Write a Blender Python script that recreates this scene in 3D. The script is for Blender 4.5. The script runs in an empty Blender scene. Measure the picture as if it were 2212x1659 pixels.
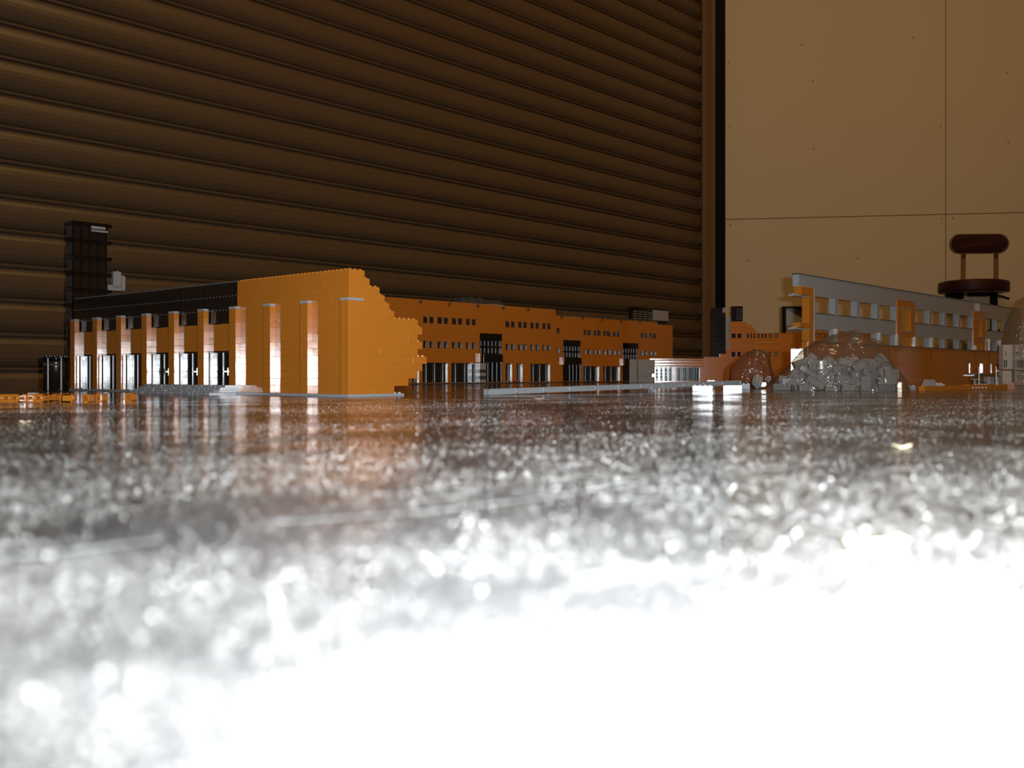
import bpy, bmesh, math, random
from mathutils import Vector, Matrix
random.seed(7)
S = bpy.context.scene
COL = S.collection
F, CX, HY, H = 2180.0, 1106.0, 808.0, 0.028      # focal length in px, centre column, horizon row, lens height

# ------------------------------------------------------------------ camera
cam = bpy.data.cameras.new('camera'); co = bpy.data.objects.new('camera', cam); COL.objects.link(co)
co.location = (0, 0, H); co.rotation_euler = (math.pi/2, 0, 0)
cam.sensor_width = 36.0; cam.lens = 36.0*F/2212.0; cam.shift_y = -(829.5-HY)/2212.0
cam.clip_start = 0.005; cam.clip_end = 50
cam.dof.use_dof = True; cam.dof.focus_distance = 1.6; cam.dof.aperture_fstop = 14.0
S.camera = co
# ------------------------------------------------------------------ world, lights, exposure
W = bpy.data.worlds.new('world'); S.world = W; W.use_nodes = True
W.node_tree.nodes['Background'].inputs[0].default_value = (1.0, 0.50, 0.17, 1)
W.node_tree.nodes['Background'].inputs[1].default_value = 0.072
def area(name, loc, target, sx, sy, power, color):
    l = bpy.data.lights.new(name, 'AREA'); l.shape = 'RECTANGLE'; l.size = sx; l.size_y = sy
    l.energy = power; l.color = color
    o = bpy.data.objects.new(name, l); COL.objects.link(o); o.location = loc
    d = Vector(target)-Vector(loc); o.rotation_euler = d.to_track_quat('-Z', 'Y').to_euler()
    return o
fl = area('camera_flash', (0.034, -0.004, H+0.013), (0.10, 1.5, 0.30), 0.016, 0.009, 7.6, (0.89, 0.95, 1.0)); fl.data.spread = math.radians(125)
S.cycles.sample_clamp_indirect = 60.0
area('ceiling_lamp', (0.9, 1.3, 2.9), (1.0, 2.8, 0.3), 0.9, 0.3, 26.0, (1.0, 0.58, 0.20))
vs = S.view_settings
vs.view_transform = 'Standard'; vs.look = 'None'; vs.gamma = 1.0; vs.exposure = 0.0; vs.use_curve_mapping = False

# ------------------------------------------------------------------ materials
def mat(name, color, rough=0.5, metal=0.0, spec=0.5, coat=0.0, bump=None, vary=None, trans=0.0, ior=1.5):
    m = bpy.data.materials.new(name); m.use_nodes = True
    nt = m.node_tree; b = nt.nodes['Principled BSDF']
    b.inputs['Base Color'].default_value = (*color, 1); b.inputs['Roughness'].default_value = rough
    b.inputs['Metallic'].default_value = metal; b.inputs['Specular IOR Level'].default_value = spec
    b.inputs['Coat Weight'].default_value = coat; b.inputs['Transmission Weight'].default_value = trans
    b.inputs['IOR'].default_value = ior
    tc = nt.nodes.new('ShaderNodeTexCoord')
    if bump:
        n = nt.nodes.new('ShaderNodeTexNoise'); n.inputs['Scale'].default_value = bump[0]
        n.inputs['Detail'].default_value = 3
        bp = nt.nodes.new('ShaderNodeBump'); bp.inputs['Strength'].default_value = bump[1]
        bp.inputs['Distance'].default_value = bump[2]
        nt.links.new(tc.outputs['Object'], n.inputs['Vector']); nt.links.new(n.outputs['Fac'], bp.inputs['Height'])
        nt.links.new(bp.outputs['Normal'], b.inputs['Normal'])
    if vary:
        n2 = nt.nodes.new('ShaderNodeTexNoise'); n2.inputs['Scale'].default_value = vary[0]
        n2.inputs['Detail'].default_value = 4
        mx = nt.nodes.new('ShaderNodeMixRGB'); mx.inputs[1].default_value = (*color, 1); mx.inputs[2].default_value = (*vary[1], 1)
        nt.links.new(tc.outputs['Object'], n2.inputs['Vector']); nt.links.new(n2.outputs['Fac'], mx.inputs[0])
        nt.links.new(mx.outputs[0], b.inputs['Base Color'])
    return m
ORANGE = (0.62, 0.215, 0.024)
M = {}
M['orange'] = mat('orange_plastic', ORANGE, 0.13, spec=0.95, bump=(60, 0.035, 0.002), vary=(14, (0.57, 0.19, 0.021)))
M['grey'] = mat('light_grey_plastic', (0.40, 0.42, 0.44), 0.12, bump=(70, 0.04, 0.002), vary=(20, (0.36, 0.38, 0.40)))
M['white'] = mat('white_plastic', (0.62, 0.62, 0.62), 0.12, bump=(70, 0.04, 0.002))
M['dgrey'] = mat('dark_grey_plastic', (0.07, 0.075, 0.08), 0.15, bump=(70, 0.04, 0.002))
M['black'] = mat('black_plastic', (0.006, 0.006, 0.007), 0.12, bump=(70, 0.05, 0.002))
M['smoke'] = mat('smoked_panel', (0.022, 0.014, 0.010), 0.10, bump=(40, 0.06, 0.002))
M['glass'] = mat('smoked_glass', (0.012, 0.012, 0.012), 0.12, spec=0.9, bump=(50, 0.04, 0.002))
M['post'] = mat('gloss_black_post', (0.01, 0.01, 0.01), 0.20, spec=1.0)
M['drum'] = mat('smoked_drum', (0.016, 0.010, 0.008), 0.19, spec=1.0)
M['glint'] = mat('glint_plastic', (0.10, 0.10, 0.11), 0.22, spec=1.0)  # lighter grey for the added ribs that imitate highlights on the drum
M['metal'] = mat('chrome', (0.6, 0.6, 0.6), 0.15, metal=1.0)
M['pink'] = mat('salmon_plastic', (0.55, 0.26, 0.16), 0.2)
M['red'] = mat('red_plastic', (0.4, 0.02, 0.015), 0.15)
M['beige'] = mat('beige_panel', (0.66, 0.55, 0.38), 0.75, spec=0.2, vary=(1.3, (0.62, 0.51, 0.35)), bump=(300, 0.05, 0.002))
M['seam'] = mat('dark_seam', (0.05, 0.04, 0.02), 0.8)
M['blackpaint'] = mat('black_paint', (0.004, 0.004, 0.004), 0.6, spec=0.1)
M['rail'] = mat('brown_rail', (0.20, 0.115, 0.05), 0.45, vary=(8, (0.17, 0.095, 0.04)))
M['vinyl'] = mat('dark_red_vinyl', (0.035, 0.005, 0.006), 0.5, spec=0.3, bump=(200, 0.2, 0.002))
M['wood'] = mat('varnished_wood', (0.26, 0.13, 0.05), 0.35, vary=(40, (0.14, 0.06, 0.02)))
M['card'] = mat('white_card', (0.62, 0.60, 0.58), 0.5, vary=(30, (0.5, 0.48, 0.46)))
M['ink'] = mat('black_ink', (0.02, 0.02, 0.02), 0.6)
M['scratch'] = mat('pale_scratch', (0.42, 0.42, 0.42), 0.7, bump=(900, 0.5, 0.001))
M['dust'] = mat('dust_grains', (0.75, 0.74, 0.7), 0.35)
M['chip'] = mat('cream_chip', (0.8, 0.66, 0.45), 0.6, vary=(200, (0.7, 0.55, 0.35)))

def shutter_material():
    m = mat('brown_shutter', (0.075, 0.045, 0.022), 0.42, spec=0.5)
    nt = m.node_tree; b = nt.nodes['Principled BSDF']
    tc = nt.nodes.new('ShaderNodeTexCoord'); v = nt.nodes.new('ShaderNodeTexVoronoi')
    v.inputs['Scale'].default_value = 400; v.inputs['Randomness'].default_value = 0.15
    r = nt.nodes.new('ShaderNodeValToRGB'); r.color_ramp.elements[0].position = 0.25; r.color_ramp.elements[1].position = 0.45
    r.color_ramp.elements[0].color = (0.050, 0.036, 0.026, 1); r.color_ramp.elements[1].color = (0.106, 0.063, 0.030, 1)
    nt.links.new(tc.outputs['Object'], v.inputs['Vector']); nt.links.new(v.outputs['Distance'], r.inputs['Fac'])
    nt.links.new(r.outputs[0], b.inputs['Base Color'])
    return m
M['shutter'] = shutter_material()

def floor_material():
    m = bpy.data.materials.new('epoxy_floor'); m.use_nodes = True
    nt = m.node_tree; b = nt.nodes['Principled BSDF']; L = nt.links.new
    tc = nt.nodes.new('ShaderNodeTexCoord')
    def noise(scale, detail, rough=0.5, dist=0.0):
        n = nt.nodes.new('ShaderNodeTexNoise'); n.inputs['Scale'].default_value = scale
        n.inputs['Detail'].default_value = detail; n.inputs['Roughness'].default_value = rough
        n.inputs['Distortion'].default_value = dist; L(tc.outputs['Object'], n.inputs['Vector']); return n
    def ramp(src, p0, c0, p1, c1):
        r = nt.nodes.new('ShaderNodeValToRGB'); e = r.color_ramp.elements
        e[0].position = p0; e[0].color = (c0, c0, c0, 1); e[1].position = p1; e[1].color = (c1, c1, c1, 1)
        L(src, r.inputs['Fac']); return r
    dirt = noise(9, 7, 0.62, 0.6); patch = ramp(dirt.outputs['Fac'], 0.38, 0.0, 0.64, 1.0)
    fleck = noise(420, 3, 0.7); fl = ramp(fleck.outputs['Fac'], 0.50, 0.0, 0.66, 1.0)
    mul = nt.nodes.new('ShaderNodeMath'); mul.operation = 'MULTIPLY_ADD'
    L(patch.outputs[0], mul.inputs[0]); mul.inputs[1].default_value = 0.35; mul.inputs[2].default_value = 0.12
    mul2 = nt.nodes.new('ShaderNodeMath'); mul2.operation = 'MULTIPLY'; L(fl.outputs[0], mul2.inputs[0])
    add = nt.nodes.new('ShaderNodeMath'); add.operation = 'MULTIPLY_ADD'; add.inputs[1].default_value = 0.6; add.use_clamp = True
    L(mul2.outputs[0], add.inputs[0]); L(mul.outputs[0], add.inputs[2])
    p2 = nt.nodes.new('ShaderNodeMath'); p2.operation = 'ADD'; p2.inputs[1].default_value = 0.25; L(patch.outputs[0], p2.inputs[0])
    L(p2.outputs[0], mul2.inputs[1])
    dust = (patch, fl, add)
    mx = nt.nodes.new('ShaderNodeMixRGB'); mx.inputs[1].default_value = (0.018, 0.017, 0.016, 1); mx.inputs[2].default_value = (0.06, 0.06, 0.06, 1)
    L(add.outputs[0], mx.inputs[0]); L(mx.outputs[0], b.inputs['Base Color'])
    ro = nt.nodes.new('ShaderNodeMath'); ro.operation = 'MULTIPLY_ADD'; ro.inputs[1].default_value = 0.16; ro.inputs[2].default_value = 0.055
    L(patch.outputs[0], ro.inputs[0]); L(ro.outputs[0], b.inputs['Roughness'])
    n1 = noise(38, 4, 0.55); n2 = noise(500, 2, 0.5)
    b1 = nt.nodes.new('ShaderNodeBump'); b1.inputs['Strength'].default_value = 0.14; b1.inputs['Distance'].default_value = 0.004
    b2 = nt.nodes.new('ShaderNodeBump'); b2.inputs['Strength'].default_value = 0.12; b2.inputs['Distance'].default_value = 0.0006
    L(n1.outputs['Fac'], b1.inputs['Height']); L(n2.outputs['Fac'], b2.inputs['Height']); L(b1.outputs['Normal'], b2.inputs['Normal'])
    L(b2.outputs['Normal'], b.inputs['Normal'])
    di = nt.nodes.new('ShaderNodeBsdfDiffuse'); di.inputs[0].default_value = (0.40, 0.40, 0.39, 1); L(b2.outputs['Normal'], di.inputs['Normal'])
    f2 = noise(1100, 2, 0.6); r2 = ramp(f2.outputs['Fac'], 0.45, 0.05, 0.70, 1.0)
    q1 = nt.nodes.new('ShaderNodeMath'); q1.operation = 'MULTIPLY'; L(add.outputs[0], q1.inputs[0]); L(r2.outputs[0], q1.inputs[1])
    q2 = nt.nodes.new('ShaderNodeMath'); q2.operation = 'MULTIPLY_ADD'; q2.inputs[1].default_value = 0.42; q2.inputs[2].default_value = 0.02; q2.use_clamp = True; L(q1.outputs[0], q2.inputs[0])
    ms = nt.nodes.new('ShaderNodeMixShader'); L(q2.outputs[0], ms.inputs[0]); L(b.outputs[0], ms.inputs[1]); L(di.outputs[0], ms.inputs[2])
    L(ms.outputs[0], nt.nodes['Material Output'].inputs['Surface'])
    return m
M['floor'] = floor_material()

def film_material(name, tint, haze, hazecol, bump):
    m = bpy.data.materials.new(name); m.use_nodes = True
    nt = m.node_tree; L = nt.links.new; out = nt.nodes['Material Output']; nt.nodes.remove(nt.nodes['Principled BSDF'])
    tr = nt.nodes.new('ShaderNodeBsdfTransparent'); tr.inputs[0].default_value = (*tint, 1)
    gl = nt.nodes.new('ShaderNodeBsdfGlossy'); gl.inputs['Roughness'].default_value = 0.09
    di = nt.nodes.new('ShaderNodeBsdfDiffuse'); di.inputs[0].default_value = (*hazecol, 1)
    tc = nt.nodes.new('ShaderNodeTexCoord'); n = nt.nodes.new('ShaderNodeTexNoise'); n.inputs['Scale'].default_value = bump[0]
    n.inputs['Detail'].default_value = 3; n.inputs['Distortion'].default_value = 1.5
    bp = nt.nodes.new('ShaderNodeBump'); bp.inputs['Strength'].default_value = bump[1]; bp.inputs['Distance'].default_value = 0.01
    L(tc.outputs['Object'], n.inputs['Vector']); L(n.outputs['Fac'], bp.inputs['Height'])
    L(bp.outputs[0], gl.inputs['Normal'])
    lw = nt.nodes.new('ShaderNodeLayerWeight'); L(bp.outputs[0], lw.inputs['Normal']); pw = nt.nodes.new('ShaderNodeMath'); pw.operation = 'POWER'; pw.inputs[1].default_value = 4
    L(lw.outputs['Facing'], pw.inputs[0]); fr = nt.nodes.new('ShaderNodeMath'); fr.operation = 'MULTIPLY_ADD'; fr.inputs[1].default_value = 0.5; fr.inputs[2].default_value = 0.05; L(pw.outputs[0], fr.inputs[0])
    m1 = nt.nodes.new('ShaderNodeMixShader'); m1.inputs[0].default_value = haze; L(tr.outputs[0], m1.inputs[1]); L(di.outputs[0], m1.inputs[2])
    m2 = nt.nodes.new('ShaderNodeMixShader'); L(fr.outputs[0], m2.inputs[0]); L(m1.outputs[0], m2.inputs[1]); L(gl.outputs[0], m2.inputs[2])
    L(m2.outputs[0], out.inputs['Surface'])
    return m
M['film'] = film_material('clear_plastic_film', (0.87, 0.83, 0.78), 0.12, (0.38, 0.33, 0.27), (26, 0.8))
M['film2'] = film_material('crumpled_plastic_film', (0.82, 0.72, 0.62), 0.13, (0.42, 0.29, 0.20), (40, 0.9))

# ------------------------------------------------------------------ mesh helpers
class MB:
    def __init__(s): s.v = []; s.f = []; s.sm = []
    def add(s, vs, fs, smooth=False):
        o = len(s.v); s.v += [tuple(p) for p in vs]; s.f += [tuple(o+i for i in f) for f in fs]; s.sm += [smooth]*len(fs)
    def box(s, x0, x1, y0, y1, z0, z1, ch=0.0, tilt=0.0):
        if ch <= 0:
            vs = [(x, y, z) for z in (z0, z1) for y in (y0, y1) for x in (x0, x1)]
            fs = [(0, 2, 3, 1), (4, 5, 7, 6), (0, 1, 5, 4), (2, 6, 7, 3), (0, 4, 6, 2), (1, 3, 7, 5)]
        else:
            c = ch; vs = []; idx = {}
            X = (x0, x1); Y = (y0, y1); Z = (z0, z1)
            for i in (0, 1):
                for j in (0, 1):
                    for k in (0, 1):
                        sx, sy, sz = (1-2*i)*c, (1-2*j)*c, (1-2*k)*c
                        for a, p in enumerate(((X[i], Y[j]+sy, Z[k]+sz), (X[i]+sx, Y[j], Z[k]+sz), (X[i]+sx, Y[j]+sy, Z[k]))):
                            idx[(i, j, k, a)] = len(vs); vs.append(p)
            fs = []
            def q(*keys): fs.append(tuple(idx[k] for k in keys))
            q((0,0,0,0),(0,0,1,0),(0,1,1,0),(0,1,0,0)); q((1,0,0,0),(1,1,0,0),(1,1,1,0),(1,0,1,0))
            q((0,0,0,1),(1,0,0,1),(1,0,1,1),(0,0,1,1)); q((0,1,0,1),(0,1,1,1),(1,1,1,1),(1,1,0,1))
            q((0,0,0,2),(0,1,0,2),(1,1,0,2),(1,0,0,2)); q((0,0,1,2),(1,0,1,2),(1,1,1,2),(0,1,1,2))
            for k in (0, 1):
                for j in (0, 1): q((0,j,k,1),(1,j,k,1),(1,j,k,2),(0,j,k,2))
                for i in (0, 1): q((i,0,k,0),(i,1,k,0),(i,1,k,2),(i,0,k,2))
            for i in (0, 1):
                for j in (0, 1): q((i,j,0,0),(i,j,1,0),(i,j,1,1),(i,j,0,1))
                for j in (0, 1):
                    for k in (0, 1): fs.append((idx[(i,j,k,0)], idx[(i,j,k,1)], idx[(i,j,k,2)]))
        if tilt:
            R = Matrix.Rotation(random.uniform(-tilt, tilt), 3, 'X') @ Matrix.Rotation(random.uniform(-tilt, tilt), 3, 'Y') @ Matrix.Rotation(random.uniform(-tilt, tilt)*1.5, 3, 'Z')
            c0 = Vector(((x0+x1)/2, (y0+y1)/2, (z0+z1)/2))
            vs = [tuple(R @ (Vector(p)-c0) + c0) for p in vs]
        s.add(vs, fs)
    def cyl(s, c, r, h, n=12, axis='Z', r2=None, smooth=True, cap=True):
        r2 = r if r2 is None else r2
        vs = []
        for k, rr in ((0, r), (1, r2)):
            for i in range(n):
                a = 2*math.pi*i/n; p = (rr*math.cos(a), rr*math.sin(a), k*h)
                if axis == 'X': p = (p[2], p[0], p[1])
                elif axis == 'Y': p = (p[1], p[2], p[0])
                vs.append((c[0]+p[0], c[1]+p[1], c[2]+p[2]))
        s.add(vs, [(i, (i+1) % n, n+(i+1) % n, n+i) for i in range(n)], smooth)
        if cap: s.add(vs, [tuple(range(n-1, -1, -1)), tuple(range(n, 2*n))])
    def tube(s, p, q, r, n=8, r2=None):
        p = Vector(p); q = Vector(q); d = q-p; rot = d.to_track_quat('Z', 'Y').to_matrix(); r2 = r if r2 is None else r2
        vs = []
        for k, rr in ((0, r), (1, r2)):
            for i in range(n):
                a = 2*math.pi*i/n; vs.append(tuple(p + d*k + rot @ Vector((rr*math.cos(a), rr*math.sin(a), 0))))
        s.add(vs, [(i, (i+1) % n, n+(i+1) % n, n+i) for i in range(n)], True)
        s.add(vs, [tuple(range(n-1, -1, -1)), tuple(range(n, 2*n))])
    def lathe(s, c, prof, n=24):
        vs = [(c[0]+r*math.cos(2*math.pi*i/n), c[1]+r*math.sin(2*math.pi*i/n), c[2]+z) for r, z in prof for i in range(n)]
        s.add(vs, [(j*n+i, j*n+(i+1) % n, (j+1)*n+(i+1) % n, (j+1)*n+i) for j in range(len(prof)-1) for i in range(n)], True)
    def grid(s, xs, zs, solid, y0, y1):
        """wall in the x-z plane from unique cell borders; only outer faces are made"""
        nx, nz = len(xs)-1, len(zs)-1
        g = [[solid((xs[i]+xs[i+1])/2, (zs[k]+zs[k+1])/2) for k in range(nz)] for i in range(nx)]
        at = lambda i, k: 0 <= i < nx and 0 <= k < nz and g[i][k]
        for i in range(nx):
            for k in range(nz):
                if not g[i][k]: continue
                a, b, c, d = xs[i], xs[i+1], zs[k], zs[k+1]
                s.add([(a, y0, c), (b, y0, c), (b, y0, d), (a, y0, d)], [(0, 1, 2, 3)])
                s.add([(a, y1, c), (b, y1, c), (b, y1, d), (a, y1, d)], [(3, 2, 1, 0)])
                if not at(i-1, k): s.add([(a, y0, c), (a, y0, d), (a, y1, d), (a, y1, c)], [(0, 1, 2, 3)])
                if not at(i+1, k): s.add([(b, y0, c), (b, y1, c), (b, y1, d), (b, y0, d)], [(0, 1, 2, 3)])
                if not at(i, k-1): s.add([(a, y0, c), (a, y1, c), (b, y1, c), (b, y0, c)], [(0, 1, 2, 3)])
                if not at(i, k+1): s.add([(a, y0, d), (b, y0, d), (b, y1, d), (a, y1, d)], [(0, 1, 2, 3)])
    def build(s, name, m, parent=None, weld=False):
        me = bpy.data.meshes.new(name); me.from_pydata(s.v, [], s.f); me.update()
        me.polygons.foreach_set('use_smooth', s.sm)
        bm = bmesh.new(); bm.from_mesh(me)
        if weld: bmesh.ops.remove_doubles(bm, verts=bm.verts, dist=1e-5)
        bmesh.ops.recalc_face_normals(bm, faces=bm.faces); bm.to_mesh(me); bm.free()
        ms = m if isinstance(m, (list, tuple)) else [m]
        for q in ms: me.materials.append(M[q])
        o = bpy.data.objects.new(name, me); COL.objects.link(o)
        if parent: o.parent = parent
        return o
def tag(o, label=None, cat=None, group=None, kind=None):
    if label: o['label'] = label
    if cat: o['category'] = cat
    if group: o['group'] = group
    if kind: o['kind'] = kind
    return o
def empty(name, loc, rz=0, label=None, cat=None, group=None):
    o = bpy.data.objects.new(name, None); COL.objects.link(o); o.location = loc; o.rotation_euler = (0, 0, rz)
    o.empty_display_size = 0.02
    return tag(o, label, cat, group)
def frange(a, b, n): return [a+(b-a)*i/n for i in range(n+1)]

TH = math.atan2(0.7436, 0.6686)                  # direction of the long facades
DB = Vector((math.cos(TH), math.sin(TH))); DA = Vector((-math.sin(TH), math.cos(TH)))
ST, BR, PL = 0.0081, 0.00955, 0.0032             # stud pitch, brick course, plate
def at(px, Z): return Vector(((px-CX)/F*Z, Z))
class Face:
    """a vertical plane through O along direction d; turns photo columns and rows into real lengths"""
    def __init__(s, O, d): s.O = Vector(O); s.d = Vector(d).normalized(); s.n = Vector((-s.d.y, s.d.x))
    def u(s, px, off=0.0):
        O = s.O + s.n*off; t = (px-CX)/F
        return (t*O.y-O.x)/(s.d.x-t*s.d.y)
    def Z(s, px, off=0.0): return (s.O+s.n*off+s.d*s.u(px, off)).y
    def z(s, px, py, off=0.0): return H-(py-HY)/F*s.Z(px, off)
def studs(mb, x0, x1, y, z, r=0.0024, h=0.0017, step=None, n=10):
    step = step or ST; k = int(round(abs(x1-x0)/step))
    for i in range(k): mb.cyl((x0+(i+0.5)*(x1-x0)/k, y, z), r, h, n)

# ================================================================== SETTING
mb = MB(); mb.add([(-4, -1.5, 0), (5, -1.5, 0), (5, 6, 0), (-4, 6, 0)], [(0, 1, 2, 3)])
floor = tag(mb.build('floor', 'floor'), 'glossy dark speckled floor, dusty and scratched, glaring white near the lens', kind='structure')

SH = Face(at(50, 2.17), DB)                      # face of the roller shutter
s_end = SH.u(1515); s_beg = -2.2
PITCH = 0.0735
prof = [(0, -.002), (.0015, .003), (.006, .0062), (.012, .0090), (.020, .0108), (.030, .0116), (.040, .0108), (.049, .0088), (.055, .0062), (.0595, .0030),
        (.0605, -.002), (.0635, -.002), (.0645, .0035), (.0665, .0052), (.0695, .0050), (.0715, .003), (.0725, -.002)]
mb = MB(); z0 = -0.03
pts = [(-d, z0+k*PITCH+z) for k in range(42) for z, d in prof]
vs = [(x, y, z) for x in (s_beg, s_end) for y, z in pts]; n = len(pts)
mb.add(vs, [(i, i+1, n+i+1, n+i) for i in range(n-1)], False)
mb.box(s_beg, s_end, 0.004, 0.03, 0, 3.05)
shut = mb.build('door_1', 'shutter'); shut.location = (*SH.O, 0); shut.rotation_euler = (0, 0, TH)
tag(shut, 'dark brown perforated roller shutter of horizontal slats', kind='structure')
mb = MB()                                         # end clips of every other slat, running in the guide
for k in range(21): mb.box(s_end-0.035, s_end-0.008, -0.014, -0.004, z0+2*k*PITCH+0.012+(0), z0+2*k*PITCH+0.055, 0.002)
mb.build('end_clip', 'dgrey', shut)
mb = MB(); mb.box(s_end-0.004, s_end+0.012, -0.06, 0.03, 0, 3.05, 0.002)
rl = mb.build('guide_rail', 'rail', shut)
# wall pieces to the right of the shutter
WZ = 4.30
def wp(px, Z): p = at(px, Z); return (p.x, p.y)
mb = MB()
a = Vector(wp(1517, SH.Z(1517)-0.03)); b = Vector(wp(1536, WZ-0.09))
mb.add([(a.x, a.y, 0), (b.x, b.y, 0), (b.x, b.y, 3.05), (a.x, a.y, 3.05)], [(0, 1, 2, 3)])
mb.add([(b.x, b.y, 0), (b.x+.01, b.y+.15, 0), (b.x+.01, b.y+.15, 3.05), (b.x, b.y, 3.05)], [(0, 1, 2, 3)])
tag(mb.build('trim_1', 'rail'), 'flat brown jamb strip at the right end of the shutter', kind='structure')
mb = MB()
p0 = wp(1534, WZ-0.02); p1 = wp(1567, WZ-0.02)
mb.box(p0[0], p1[0], p0[1], p0[1]+0.06, 0, 3.05)
tag(mb.build('trim_2', 'blackpaint'), 'matt black vertical strip between shutter jamb and beige wall', kind='structure')
A0 = Vector(wp(1567, WZ)); A1 = Vector(wp(2212, WZ/1.045)); dW = (A1-A0).normalized(); WF = Face(A0, dW)
us = WF.u(2043); zs = WF.z(1570, 474)
mb = MB(); g = 0.0016
for (x0, x1) in ((0, us-g), (us+g, us+0.95-g), (us+0.95+g, us+1.9)):
    for (q0, q1) in ((0, zs-g), (zs+g, zs+1.2-g), (zs+1.2+g, 3.05)): mb.box(x0, x1, 0, 0.012, q0, q1)
wr = mb.build('wall_right', 'beige'); wr.location = (*A0, 0); wr.rotation_euler = (0, 0, math.atan2(dW.y, dW.x))
tag(wr, 'beige panelled wall with thin dark seams', kind='structure')
mb = MB(); mb.box(0, us+1.9, 0.0125, 0.05, 0, 3.05); mb.build('seam_backing', 'seam', wr)
mb = MB()
for px, py in ((1757, 322), (1578, 485), (2034, 472), (2058, 471), (1577, 274), (2032, 273), (2176, 156), (2178, 307), (1732, 97), (1756, 175), (1617, 563), (1853, 558), (2181, 612), (1971, 81), (1575, 135)):
    mb.cyl((WF.u(px), -0.0006, WF.z(px, py)), 0.0028, 0.001, 10, 'Y')
mb.build('screw_head', 'seam', wr)

# ================================================================== NEAR BUILDING
C0 = at(752, 1.22)
FA = Face(C0, DA)                                 # pillar fronts: u runs along DA ; n = -DB there
nb = empty('brick_building', (*C0, 0), TH, 'orange brick-built model wing with pillars, dark glazing and ragged end wall, nearest the lens', 'model building')
# local x = b (into the building), local y = a (along the pillared front)
H16 = PL+16*BR
def courses(mb, along, a0, a1, t0, t1, k0, k1, bl=8, ch=0.00012, tilt=0.0012, cut=None):
    """running-bond courses of bricks. along 'y': wall runs along y with thickness in x"""
    for k in range(k0, k1):
        e0, e1 = (a0, a1) if cut is None else cut(k)
        p = e0-((k*3) % bl)*ST*0.999
        while p < e1-1e-6:
            q = p+bl*ST*(0.5 if random.random() < 0.25 else 1)
            lo, hi = max(p, e0), min(q, e1)
            if hi-lo > 1e-4:
                g = 0.00003
                if along == 'y': mb.box(t0, t1, lo+g, hi-g, PL+k*BR+g, PL+(k+1)*BR-g, ch, tilt*min(1, 0.03/(hi-lo)))
                else: mb.box(lo+g, hi-g, t0, t1, PL+k*BR+g, PL+(k+1)*BR-g, ch, tilt*min(1, 0.03/(hi-lo)))
            p = q
aW = FA.u(524.6, -ST)                             # solid orange upper wall from the corner to here
aP = [0.0]+[10*ST*i+2*ST*0 for i in range(1, 10)]
aEnd = 10*ST*9+2*ST
mb = MB()
courses(mb, 'y', ST, 3*10*ST+1*ST, ST, 2*ST, 0, 16)
mb.build('front_wall', 'orange', nb)
mb = MB(); courses(mb, 'y', 3*10*ST+1*ST, aEnd+1*ST, ST, 2*ST, 6, 10); mb.build('band_wall', 'orange', nb)
mb = MB(); studs(mb, 0, 0, 0, 0) if False else None
k = 0
while ST+(k+.5)*ST < 31*ST: mb.cyl((1.5*ST, ST+(k+.5)*ST, H16), 0.0024, 0.0017, 12); k += 1
mb.build('stud_row', 'orange', nb)
# end wall with the ragged, stepped edge
steps_px = {15: 363, 14: 420, 13: 535, 12: 590, 11: 645, 10: 702, 9: 1027, 8: 1080, 7: 1027, 6: 1080, 5: 1025, 4: 1132, 3: 1080, 2: 1028, 1: 920, 0: 702}
FE = Face(C0, DB)
edge = {k: round(FE.u(720+x/5.529, ST)/ST)*ST for k, x in steps_px.items()}
mb = MB(); courses(mb, 'x', 0, 0, ST, 2*ST, 0, 16, cut=lambda k: (ST*1.0+ST, edge[k])); mb.build('end_wall', 'orange', nb)
mb = MB()
for k in range(16):
    top = 0 if k == 15 else edge[k+1]
    x = ST*2 if k == 15 else edge[k+1]
    x = max(x, ST*2)
    while x < edge[k]-1e-4:
        mb.cyl((x+ST/2, 1.5*ST, PL+(k+1)*BR), 0.0024, 0.0017, 12); x += ST
mb.build('stud_row', 'orange', nb)
# corner pier and pillars
def pillar(y0, w, dx, kc, name='pillar'):
    mb = MB()
    for k in range(kc):
        mb.box(dx, dx+ST*1.02, y0+0.00002, y0+w-0.00002, PL+k*BR+0.00002, PL+(k+1)*BR-0.00002, 0.00022, 0.0035)
    p = mb.build(name, 'orange', nb)
    c = MB(); c.box(dx-0.0002, dx+ST, y0-0.0002, y0+w+0.0002, PL+kc*BR, PL+kc*BR+PL, 0.0003); c.build('pillar_cap', 'grey', p)
    return p
for i in range(1, 10): pillar(10*ST*i, 2*ST, 0, 12)
mb = MB()
for k in range(12):
    mb.box(0, ST*3, 0, ST, PL+k*BR+.00002, PL+(k+1)*BR-.00002, 0.0002, 0.0008)
    mb.box(0, ST, ST, 2*ST, PL+k*BR+.00002, PL+(k+1)*BR-.00002, 0.0002, 0.0008)
cp = mb.build('corner_pillar', 'orange', nb)
mb = MB(); mb.box(-.0002, ST*3, -.0002, ST, PL+12*BR, PL+13*BR*0+12*BR+PL, .0003); mb.box(-.0002, ST, ST, 2*ST, PL+12*BR, 2*PL+12*BR, .0003)
mb.build('pillar_cap', 'grey', cp)
# base plates
mb = MB()
mb.box(0, ST*4, 0, 0.83*1.0, 0, PL, .0002); mb.box(ST*4, edge[0]+2*ST, ST*0.9, 3*ST, 0, PL, .0002)
mb.cyl((edge[0]+.5*ST, 1.5*ST, PL), .0024, .0017, 12); mb.cyl((edge[0]+1.5*ST, 1.5*ST, PL), .0024, .0017, 12)
mb.build('base_plate', 'grey', nb)
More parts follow.
